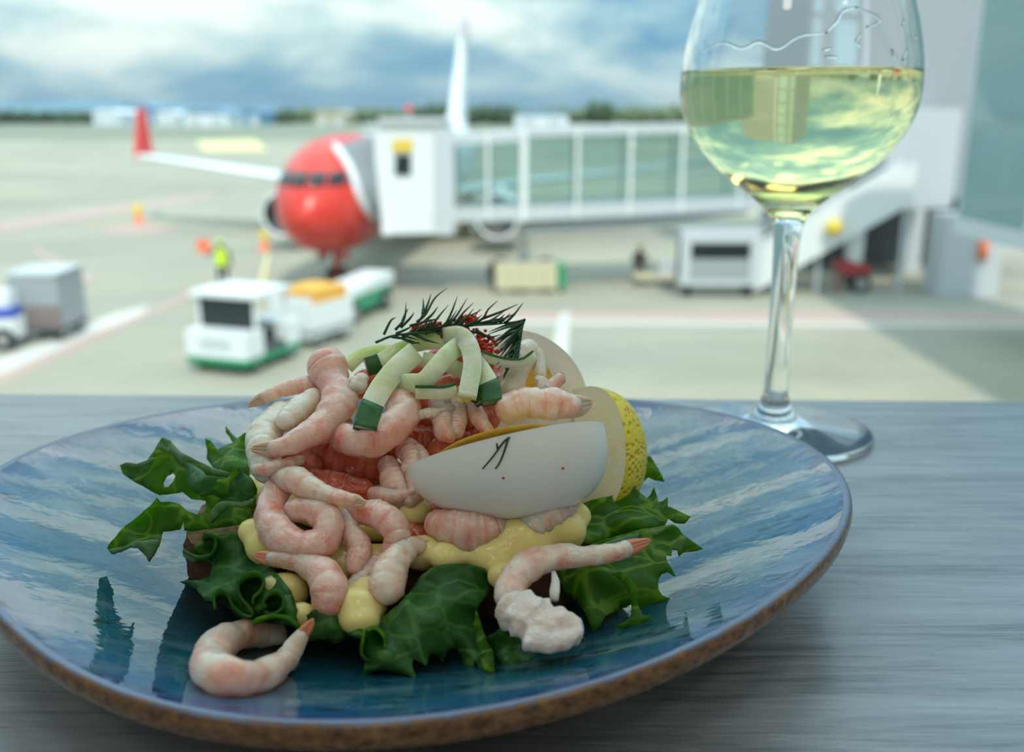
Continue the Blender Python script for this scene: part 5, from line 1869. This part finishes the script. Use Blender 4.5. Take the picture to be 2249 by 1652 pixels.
# tower block behind the bridge end
tw = thing('terminal_tower', 'tall grey terminal block with window strips behind the jet bridge end', 'building', ground(1930, 640))
TY = 38.0
tx = [at(px, 200, TY).x for px in (1770, 1800, 1835, 1900, 2085)]
MB().box((tx[0], TY, zb - 0.3), (tx[4] + 3.5, TY + 8, zb + 14)).build('wall', M_GREY, tw)
for a_, b_ in ((tx[0] + 0.15, tx[1]), (tx[2], tx[3])):
    for k in range(6):
        z0 = zb + 2.6 + k * 1.9
        MB().box((a_, TY - 0.06, z0), (b_, TY + 0.02, z0 + 1.7)).build('window', pm('window_sky_glass', (0.45, 0.55, 0.6), 0.05) if k == 0 and a_ < tx[1] else MATS['window_sky_glass'], tw)
MB().box((tx[3] + 0.3, TY - 0.12, zb - 0.3), (tx[3] + 0.6, TY, zb + 14)).build('rib', M_LGREY, tw)
MB().box((tx[0] + 0.6, TY + 2.0, GZ), (tx[4] + 3.5, TY + 8, zb - 0.3)).build('recessed_base', M_DGREY, tw)
for x in (at(2050, 560, 36).x, at(1720, 560, 36).x):
    MB().box((x - 0.3, TY - 0.2, GZ), (x + 0.3, TY + 0.4, zb + (3 if x > 12 else -0.3))).build('column', M_LGREY, tw)
# link between tower and bridge end
MB().box((at(1930, 300, 36).x, 35.0, bz(452, 36)), (at(2080, 300, 36).x, 38.0, bz(238, 36))).build('bridge_rotunda', M_LGREY, tw)

# ---------------------------------------------------------------- vehicles and equipment


def vehicle_frame(p, yaw):
    c_, s_ = math.cos(yaw), math.sin(yaw)
    return lambda v_: Vector((p.x + v_.x * c_ - v_.y * s_, p.y + v_.x * s_ + v_.y * c_, GZ + v_.z))


# tug facing the terminal
tp = ground(478, 822)
fr = vehicle_frame(tp, -0.35)
tug = thing('baggage_tug', 'small white baggage tug with open cab and green skirt', 'vehicle', (tp.x, tp.y, GZ))


def vbox(name, lo, hi, mat, parent, fr_=None):
    return MB().box(lo, hi, fr_ or fr).build(name, mat, parent)


vbox('chassis', (-0.85, 0, 0.22), (0.85, 2.35, 0.40), M_GREEN, tug)
vbox('hood', (-0.85, 0.0, 0.40), (0.85, 0.75, 1.02), M_WHITE, tug)
vbox('rear_body', (-0.85, 1.7, 0.40), (0.85, 2.35, 1.0), M_WHITE, tug)
vbox('cab_floor', (-0.85, 0.75, 0.40), (0.85, 1.7, 0.55), M_DGREY, tug)
vbox('cab_roof', (-0.92, 0.35, 1.78), (0.92, 1.95, 1.90), M_WHITE, tug)
vbox('windscreen', (-0.78, 0.52, 1.02), (0.78, 0.55, 1.78), M_DKGL, tug)
for x in (-0.82, 0.76):
    for y in (0.5, 1.78):
        vbox('roof_post', (x, y, 1.0), (x + 0.07, y + 0.07, 1.8), M_WHITE, tug)
vbox('seat', (-0.6, 1.2, 0.55), (0.6, 1.6, 0.85), M_BLACK, tug)
vbox('emblem', (-0.42, -0.012, 0.62), (0.42, 0.0, 0.86), M_LGREY, tug)
for x in (-0.72, 0.72):
    for y in (0.5, 1.9):
        wheel(fr(Vector((x, y, 0.28))), fr(Vector((1, 0, 0))) - fr(Vector((0, 0, 0))), 0.28, 0.22, tug)
# cart behind it
tp2 = ground(640, 762)
fr2 = vehicle_frame(tp2, -0.5)
cart = thing('baggage_cart', 'white baggage cart with orange cargo behind the white tug', 'cart', (tp2.x, tp2.y, GZ))
vbox('bed', (-0.7, 0, 0.35), (0.7, 1.8, 0.5), M_LGREY, cart, fr2)
vbox('front_panel', (-0.7, 0, 0.25), (0.7, 0.1, 1.35), M_WHITE, cart, fr2)
vbox('side_panel', (0.62, 0.1, 0.3), (0.7, 1.8, 1.15), M_WHITE, cart, fr2)
vbox('cargo', (-0.6, 0.3, 0.5), (0.58, 1.7, 1.5), M_ORNG, cart, fr2)
for x in (-0.6, 0.6):
    for y in (0.4, 1.4):
        wheel(fr2(Vector((x, y, 0.22))), fr2(Vector((1, 0, 0))) - fr2(Vector((0, 0, 0))), 0.22, 0.16, cart)
# belt loader
tp3 = ground(714, 720)
fr3 = vehicle_frame(tp3, -0.28)
belt = thing('belt_loader', 'long white and green belt loader with sloping conveyor near the nose wheel', 'vehicle', (tp3.x, tp3.y, GZ))
vbox('chassis', (-0.6, 0, 0.3), (0.6, 3.6, 0.70), M_GREEN, belt, fr3)
MB().hexa([fr3(Vector(p)) for p in [(-0.55, -0.2, 0.75), (0.55, -0.2, 0.75), (0.5, 4.0, 0.72), (-0.5, 4.0, 0.72), (-0.5, -0.2, 1.0), (0.5, -0.2, 1.0), (0.5, 4.0, 1.1), (-0.5, 4.0, 1.1)]]).build('conveyor', M_WHITE, belt)
for x in (-0.6, 0.6):
    for y in (0.6, 3.0):
        wheel(fr3(Vector((x, y, 0.33))), fr3(Vector((1, 0, 0))) - fr3(Vector((0, 0, 0))), 0.33, 0.22, belt)
# container cart on the left
p_ = ground(95, 752)
fr4 = vehicle_frame(p_, 0.0)
cc_ = thing('container_cart', 'grey slatted baggage container cart at the left edge of the apron', 'cart', (p_.x, p_.y, GZ))
wpx = depth(p_) / F
for k in range(7):
    vbox('slat', (-62 * wpx, 0.0, 0.42 + k * 0.20), (45 * wpx, 0.05, 0.60 + k * 0.20), M_GREY if k > 2 else pm('brown_panel%d' % k, (0.22, 0.17, 0.16), 0.7), cc_, fr4)
vbox('roof', (-64 * wpx, -0.05, 1.84), (48 * wpx, 1.6, 1.90), M_LGREY, cc_, fr4)
vbox('side', (42 * wpx, 0.05, 0.4), (46 * wpx, 1.6, 1.84), M_GREY, cc_, fr4)
vbox('bed', (-64 * wpx, 0, 0.3), (48 * wpx, 1.6, 0.40), M_DGREY, cc_, fr4)
for x in (-50 * wpx, 35 * wpx):
    for y in (0.2, 1.4):
        wheel(fr4(Vector((x, y, 0.2))), Vector((1, 0, 0)), 0.2, 0.14, cc_)
# blue and white van cut by the frame
p_ = ground(5, 770)
fr5 = vehicle_frame(p_, 0.0)
van = thing('service_van', 'white service van with a blue stripe cut by the left frame edge', 'vehicle', (p_.x, p_.y, GZ))
vbox('body', (-1.6, 0, 0.3), (0.38, 0.62, 0.85), M_WHITE, van, fr5)
vbox('stripe', (-1.6, -0.02, 0.85), (0.36, 0.60, 1.12), M_BLUE, van, fr5)
vbox('cab', (-1.5, 0.1, 1.12), (0.25, 0.55, 1.55), M_WHITE, van, fr5)
for x in (-1.1, 0.1):
    wheel(fr5(Vector((x, 0.0, 0.3))), Vector((0, 1, 0)), 0.3, 0.22, van)
# container dolly under the bridge
p_ = ground(1578, 654)
wpx = depth(p_) / F
fr6 = vehicle_frame(p_, 0.0)
dol = thing('cargo_dolly', 'grey open cargo container standing on a wheeled dolly under the bridge', 'dolly', (p_.x, p_.y, GZ))
hx = 86 * wpx
vbox('top_beam', (-hx, 0, 1.85), (hx, 0.8, 2.25), M_LGREY, dol, fr6)
for a_, b_ in ((-hx, -hx + 0.32), (hx - 0.32, hx)):
    vbox('upright', (a_, 0, 0.6), (b_, 0.25, 1.85), M_LGREY, dol, fr6)
vbox('back_wall', (-hx, 0.7, 0.6), (hx, 0.8, 1.85), M_DGREY, dol, fr6)
vbox('low_panel', (-hx + 0.3, 0.05, 0.62), (hx - 0.3, 0.12, 1.3), M_GREY, dol, fr6)
vbox('bed', (-hx, 0, 0.42), (hx, 0.8, 0.6), M_LGREY, dol, fr6)
for x in (-hx + 0.3, hx - 0.3):
    for y in (0.15, 0.65):
        wheel(fr6(Vector((x, y, 0.22))), Vector((1, 0, 0)), 0.22, 0.15, dol)
# cream crate
p_ = ground(1160, 632)
wpx = depth(p_) / F
fr7 = vehicle_frame(p_ + Vector((0, 0.4, 0)), 0.05)
cr = thing('cargo_crate', 'cream cargo crate with green end on the apron under the bridge', 'crate', (p_.x, p_.y + 0.4, GZ))
for k in range(5):
    x0 = (-75 + k * 26) * wpx
    vbox('plank', (x0, -1.6, 0.16), (x0 + 24.5 * wpx, -1.52, 0.98), M_CREAM, cr, fr7)
vbox('box', (-74 * wpx, -1.52, 0.16), (56 * wpx, -0.4, 0.95), M_CREAM, cr, fr7)
vbox('green_end', (57 * wpx, -1.6, 0.16), (74 * wpx, -0.4, 0.95), M_GREEN, cr, fr7)
for k in (-60, 0, 50):
    vbox('foot', (k * wpx, -1.5, 0.0), ((k + 10) * wpx, -0.5, 0.16), M_CREAM, cr, fr7)
# low yellow platform cart beside the second worker
p_ = ground(1440, 628)
fr8 = vehicle_frame(p_, 0.0)
lc = thing('platform_cart', 'low yellow platform cart with white boxes beside the crouching worker', 'cart', (p_.x, p_.y, GZ))
vbox('deck', (-0.75, 0, 0.22), (0.7, 0.8, 0.36), M_CREAM, lc, fr8)
vbox('box', (0.1, 0.1, 0.36), (0.7, 0.7, 0.85), M_LGREY, lc, fr8)
vbox('box', (0.75, 0.15, 0.05), (1.15, 0.7, 0.75), M_LGREY, lc, fr8)
for x in (-0.6, 0.55):
    wheel(fr8(Vector((x, 0.1, 0.14))), Vector((0, 1, 0)), 0.14, 0.1, lc)
# wheeled extinguisher
p_ = ground(1868, 640)
fr9 = vehicle_frame(p_, 0.0)
ex = thing('wheeled_extinguisher', 'white gas bottle on a red trolley beside the service stair', 'extinguisher', (p_.x, p_.y, GZ))
v, f, _ = sweep([fr9(Vector((0, 0, z_))) for z_ in (0.9, 1.05, 2.05, 2.22, 2.3)], [0.2, 0.3, 0.3, 0.2, 0.08], 18)
obj('bottle', v, f, M_WHITE, ex)
MB().hexa([fr9(Vector(p)) for p in [(-0.6, -0.35, 0.75), (0.5, -0.35, 0.42), (0.5, 0.35, 0.42), (-0.6, 0.35, 0.75), (-0.6, -0.35, 1.15), (0.5, -0.35, 0.95), (0.5, 0.35, 0.95), (-0.6, 0.35, 1.15)]]).build('trolley', M_EXT, ex)
for y in (-0.4, 0.4):
    wheel(fr9(Vector((0.2, y, 0.34))), Vector((0, 1, 0)), 0.34, 0.1, ex)
MB().box((-0.5, -0.04, 0), (-0.42, 0.04, 0.8), fr9).build('prop_leg', M_EXT, ex)
for px, py, lab in ((1832, 500, 'yellow lamp on the service stair side'), (1862, 490, 'yellow cap on the white gas bottle')):
    c_ = at(px, py, 32.8) if px < 1840 else fr9(Vector((0, 0, 2.42)))
    v, f = lathe([(0.01, -0.25), (0.24, -0.2), (0.3, 0), (0.22, 0.2), (0.01, 0.28)], c_, 16)
    obj('yellow_lamp', v, f, M_YEL, stair if px < 1840 else ex)
# cones
for px, py, lab in ((306, 492, 'orange traffic cone with yellow top beyond the wing shadow'), (581, 550, 'orange traffic cone with yellow top beside the left engine')):
    p_ = ground(px, py)
    k_ = depth(p_) / F * 44
    cn = thing('traffic_cone', lab, 'cone', p_, 'traffic cones')
    v, f = lathe([(k_ * 0.32, 0), (k_ * 0.32, 0.05), (k_ * 0.2, 0.06), (k_ * 0.15, k_ * 0.5)], p_, 16)
    obj('cone_body', v, f, M_PADDLE, cn)
    v, f = lathe([(k_ * 0.2, k_ * 0.5), (k_ * 0.2, k_ * 0.85), (k_ * 0.1, k_ * 0.98), (0.005, k_)], p_, 16)
    obj('cone_top', v, f, M_YEL, cn)


# ---------------------------------------------------------------- people
def skin_body(name, joints, edges, mat, parent):
    """one continuous body grown from a posed skeleton"""
    org = ORG[parent]
    me = bpy.data.meshes.new(name)
    me.from_pydata([tuple(Vector(j[0]) - org) for j in joints], edges, [])
    me.materials.append(mat)
    o_ = bpy.data.objects.new(name, me)
    COL.objects.link(o_)
    o_.parent = parent
    ORG[o_] = org
    md = o_.modifiers.new('skin', 'SKIN')
    for i, j in enumerate(joints):
        me.skin_vertices[0].data[i].radius = (j[1], j[1] * (j[2] if len(j) > 2 else 1.0))
    me.skin_vertices[0].data[0].use_root = True
    md.use_smooth_shade = True
    s_ = o_.modifiers.new('smooth', 'SUBSURF')
    s_.levels = 2
    s_.render_levels = 2
    return o_


def person(label, p, h, crouch=False, paddle=None, cap=None):
    th_ = thing('person', label, 'person', p)
    k = h / 1.8

    def q_(x, y, z):
        return p + Vector((x * k, y * k, z * k))
    if not crouch:
        J = [(q_(0, 0, 0.98), .15 * k, .75), (q_(0, 0, 1.2), .15 * k, .75), (q_(0, 0, 1.42), .17 * k, .7), (q_(0, 0, 1.52), .07 * k), (q_(0, -.02, 1.62), .09 * k), (q_(0, -.02, 1.74), .095 * k), (q_(0, 0, 1.80), .05 * k),
             (q_(-.1, 0, .9), .095 * k), (q_(-.12, -.02, .5), .07 * k), (q_(-.13, .02, .09), .05 * k), (q_(-.13, -.16, .05), .04 * k),
             (q_(.1, 0, .9), .095 * k), (q_(.13, .02, .5), .07 * k), (q_(.15, .05, .09), .05 * k), (q_(.15, -.12, .05), .04 * k),
             (q_(-.21, 0, 1.42), .065 * k), (q_(-.40, -.08, 1.30), .05 * k), (q_(-.58, -.16, 1.42), .04 * k), (q_(-.64, -.18, 1.48), .045 * k),
             (q_(.21, 0, 1.42), .065 * k), (q_(.30, 0, 1.15), .05 * k), (q_(.30, -.1, .92), .04 * k), (q_(.30, -.14, .84), .045 * k)]
    else:
        J = [(q_(0, .1, .5), .16 * k, .8), (q_(0, .04, .72), .15 * k, .8), (q_(0, -.02, .92), .16 * k, .7), (q_(0, -.05, 1.02), .065 * k), (q_(0, -.08, 1.12), .09 * k), (q_(0, -.08, 1.22), .09 * k), (q_(0, -.06, 1.28), .05 * k),
             (q_(-.12, .05, .48), .095 * k), (q_(-.16, -.35, .5), .075 * k), (q_(-.16, -.3, .09), .05 * k), (q_(-.16, -.45, .05), .04 * k),
             (q_(.12, .05, .48), .095 * k), (q_(.16, -.30, .42), .075 * k), (q_(.16, .05, .09), .05 * k), (q_(.16, -.1, .05), .04 * k),
             (q_(-.2, -.03, .92), .065 * k), (q_(-.26, -.2, .74), .05 * k), (q_(-.2, -.42, .66), .04 * k), (q_(-.18, -.5, .64), .045 * k),
             (q_(.2, -.03, .92), .065 * k), (q_(.26, -.2, .74), .05 * k), (q_(.2, -.42, .64), .04 * k), (q_(.18, -.5, .62), .045 * k)]
    E_ = [(0, 1), (1, 2), (2, 3), (3, 4), (4, 5), (5, 6), (0, 7), (7, 8), (8, 9), (9, 10), (0, 11), (11, 12), (12, 13), (13, 14), (2, 15), (15, 16), (16, 17), (17, 18), (2, 19), (19, 20), (20, 21), (21, 22)]
    skin_body('body', J, E_, M_NAVY if not crouch else pm('maroon_cloth', (0.13, 0.06, 0.06), 0.85), th_)
    # vest or jacket
    ch = Vector(J[2][0])
    be = Vector(J[0][0])
    vs, fs = [], []
    n = 20
    for i, (t, wx, wy) in enumerate([(-0.15, .20, .15), (0.15, .20, .15), (0.5, .205, .15), (0.85, .22, .15), (1.05, .20, .13), (1.14, .12, .1)]):
        c_ = be.lerp(ch, t)
        for a in range(n):
            an = 2 * math.pi * a / n
            vs.append(c_ + Vector((wx * k * math.cos(an), wy * k * math.sin(an), 0)))
        if i:
            for a in range(n):
                fs.append(((i - 1) * n + a, (i - 1) * n + (a + 1) % n, i * n + (a + 1) % n, i * n + a))
    if not crouch:
        vest = obj('vest', vs, fs, M_FLUO, th_)
        vest['label'] = 'fluorescent yellow vest'
    hd = Vector(J[5][0]) - Vector((0, 0, 0.05 * k))
    hv = blob(MB(), hd, (0.088 * k, 0.10 * k, 0.125 * k), 1, 0.02, 12)
    blob(hv, hd + Vector((0, -0.1 * k, -0.005)), (0.018 * k, 0.025 * k, 0.03 * k), 1, 0.0, 6)
    for s_ in (-1, 1):
        blob(hv, hd + Vector((s_ * 0.09 * k, 0, 0)), (0.012 * k, 0.025 * k, 0.035 * k), 1, 0.0, 6)
    hdm = hv.build('head', M_SKIN, th_, True)
    cp_ = blob(MB(), hd + Vector((0, 0.005, 0.06 * k)), (0.10 * k, 0.115 * k, 0.08 * k), 1, 0.0, 12)
    cp_.box((hd.x - 0.07 * k, hd.y - 0.2 * k, hd.z + 0.045 * k), (hd.x + 0.07 * k, hd.y - 0.06 * k, hd.z + 0.06 * k))
    cp_.build('cap', cap or M_FLUO, th_, True)
    # hands with fingers
    for wi, hi_, sg in ((17, 18, -1), (21, 22, 1)):
        w_, h_ = Vector(J[wi][0]), Vector(J[hi_][0])
        d_ = (h_ - w_).normalized()
        sd = d_.cross(Vector((0, 0, 1))).normalized() if abs(d_.z) < 0.9 else Vector((1, 0, 0))
        hm = MB()
        hm.tube([w_, h_, h_ + d_ * 0.05 * k], [0.03 * k, 0.042 * k, 0.038 * k], 8)
        for q2 in range(4):
            b_ = h_ + d_ * 0.05 * k + sd * (q2 - 1.5) * 0.019 * k
            L2 = (0.06, 0.07, 0.066, 0.052)[q2] * k
            hm.tube([b_, b_ + d_ * L2 * 0.5, b_ + d_ * L2 * 0.8 - Vector((0, 0, L2 * 0.4))], [0.010 * k, 0.009 * k, 0.007 * k], 6)
        hm.tube([h_ + sd * 0.03 * k, h_ + sd * 0.06 * k + d_ * 0.03 * k, h_ + sd * 0.055 * k + d_ * 0.06 * k], [0.012 * k, 0.010 * k, 0.008 * k], 6)
        hm.build('hand', M_SKIN, th_, True)
    return th_, Vector(J[18][0])


mp = ground(492, 642)
mh = 116 * depth(mp) / F
_, hand = person('marshaller in a fluorescent yellow vest beyond the white tug', mp, mh)
pc = at(447, 541, hand.y - 0.02)
pd_ = thing('marshalling_paddle', 'round orange signal paddle held by the marshaller', 'paddle', hand)
v, f, _ = sweep([pc + Vector((0, -0.015, 0)), pc + Vector((0, 0.015, 0))], [17 * depth(pc) / F] * 2, 28)
obj('disc', v, f, M_PADDLE, pd_, False)
MB().tube([hand, pc], 0.018, 8).build('handle', M_WHITE, pd_)
wp_ = ground(1414, 628)
person('worker in dark red clothes and yellow cap crouching by the low cart', wp_ + Vector((0, 1.5, 0)), 1.8, True, None, M_YEL)

# ---------------------------------------------------------------- far background
random.seed(21)


def hangar(label, x0, x1, ytop, Y, mat, roofmat=None, cat='building', roof=0.25):
    a_, b_ = at(x0, 262, Y), at(x1, 262, Y)
    zt = at(x0, ytop, Y).z
    th_ = thing('hangar', label, cat, ((a_.x + b_.x) / 2, Y, GZ), 'far airport buildings')
    h_ = zt - GZ
    MB().box((a_.x, Y, GZ - 0.1), (b_.x, Y + 30, GZ + h_ * (1 - roof))).build('wall', mat, th_)
    mx_ = (a_.x + b_.x) / 2
    MB().prism([(a_.x - 1, Y - 0.5, GZ + h_ * (1 - roof)), (b_.x + 1, Y - 0.5, GZ + h_ * (1 - roof)), (mx_ + (b_.x - mx_) * 0.5, Y - 0.5, zt), (mx_ - (mx_ - a_.x) * 0.5, Y - 0.5, zt)], (0, 31, 0)).build('roof', roofmat or mat, th_)
    nd = max(2, int((b_.x - a_.x) / 12))
    for k in range(nd):
        xx = a_.x + (b_.x - a_.x) * (k + 0.25) / nd
        MB().box((xx, Y - 0.3, GZ), (xx + (b_.x - a_.x) * 0.5 / nd, Y, GZ + h_ * 0.55)).build('door', M_LGREY, th_)


M_BLDB = pm('building_blue', (0.16, 0.30, 0.46), 0.6)
M_BLDW = pm('building_white', (0.72, 0.76, 0.80), 0.6)
M_BLDO = pm('building_ochre', (0.46, 0.42, 0.30), 0.7)
hangar('far white hangar left of the red winglet', 205, 262, 240, 520, M_BLDW)
hangar('far blue hall beside the red winglet', 268, 338, 228, 580, M_BLDB)
hangar('far white hangar right of the blue hall', 342, 388, 243, 520, M_BLDW)
hangar('long far white hangar behind the taxiway', 405, 500, 238, 480, M_BLDW, M_BLDB)
hangar('small far blue hall before the dark trees', 508, 575, 236, 540, M_BLDB)
hangar('far ochre building left of the jet bridge cab', 690, 760, 240, 510, M_BLDO)
hangar('long white far hangar seen over the tunnel roof', 1130, 1248, 243, 515, M_BLDW, M_BLDB)


def tree_mass(label, x0, x1, ytop, Y, n, mat=M_TREE):
    mb_ = MB()
    for k in range(n):
        x = x0 + (x1 - x0) * (k + 0.5) / n + random.uniform(-0.3, 0.3) * (x1 - x0) / n
        h_ = (at(x, ytop + random.uniform(-2, 6), Y).z - GZ)
        b_ = at(x, 262, Y + random.uniform(0, 30))
        blob(mb_, (b_.x, b_.y, GZ + h_ * 0.5), ((x1 - x0) / n / F * Y * 0.9, 5, h_ * 0.52), k, 0.5, 8, 0.25)
    o_ = mb_.build('tree_line', mat, None, True)
    tag(o_, label, 'trees', 'far tree lines', 'stuff')


M_TREE2 = pm('tree_leaves_light', (0.10, 0.15, 0.09), 0.9, var=(0.3, (0.16, 0.20, 0.11), 0.6))
tree_mass('dark tree line under the hills at the far left', -60, 205, 242, 600, 26)
tree_mass('dark tree clump behind the small blue hall', 585, 645, 238, 600, 6)
tree_mass('mixed tree line behind the jet bridge cab', 640, 960, 238, 690, 30, M_TREE2)
tree_mass('dark tree line beside the tail fin', 905, 1130, 230, 560, 22)
tree_mass('light tree line over the tunnel roof', 1130, 1500, 236, 640, 30, M_TREE2)
tree_mass('round dark tree clump over the tunnel roof', 1296, 1342, 222, 600, 4)
tree_mass('pale green trees beside the wine glass bowl', 1380, 1520, 230, 500, 10, M_TREE2)
tree_mass('distant trees right of the glass', 1500, 2400, 240, 640, 50, M_TREE2)
# hills
for lab, x0, x1, yt, Y in (('long blue hill on the horizon at the far left', -500, 560, 212, 5000), ('low blue ridge on the horizon behind the airliner', 300, 1600, 236, 6500), ('low blue ridge on the horizon behind the terminal', 1400, 3200, 232, 6800)):
    vs, fs = [], []
    n = 50
    for i in range(n + 1):
        t = i / n
        p0 = at(x0 + (x1 - x0) * t, 252, Y)
        h_ = (at(x0, yt, Y).z - GZ) * math.sin(math.pi * t) ** 0.6 * (0.8 + 0.3 * noise.noise(Vector((t * 7, Y, 0)))) + 2
        for j in range(5):
            u = j / 4
            vs.append(Vector((p0.x, Y + u * 900, GZ + h_ * math.sin(math.pi * u * 0.5))))
    for i in range(n):
        for j in range(4):
            fs.append((i * 5 + j, (i + 1) * 5 + j, (i + 1) * 5 + j + 1, i * 5 + j + 1))
    o = obj('hill', vs, fs, M_HILL)
    tag(o, lab, None, None, 'structure')
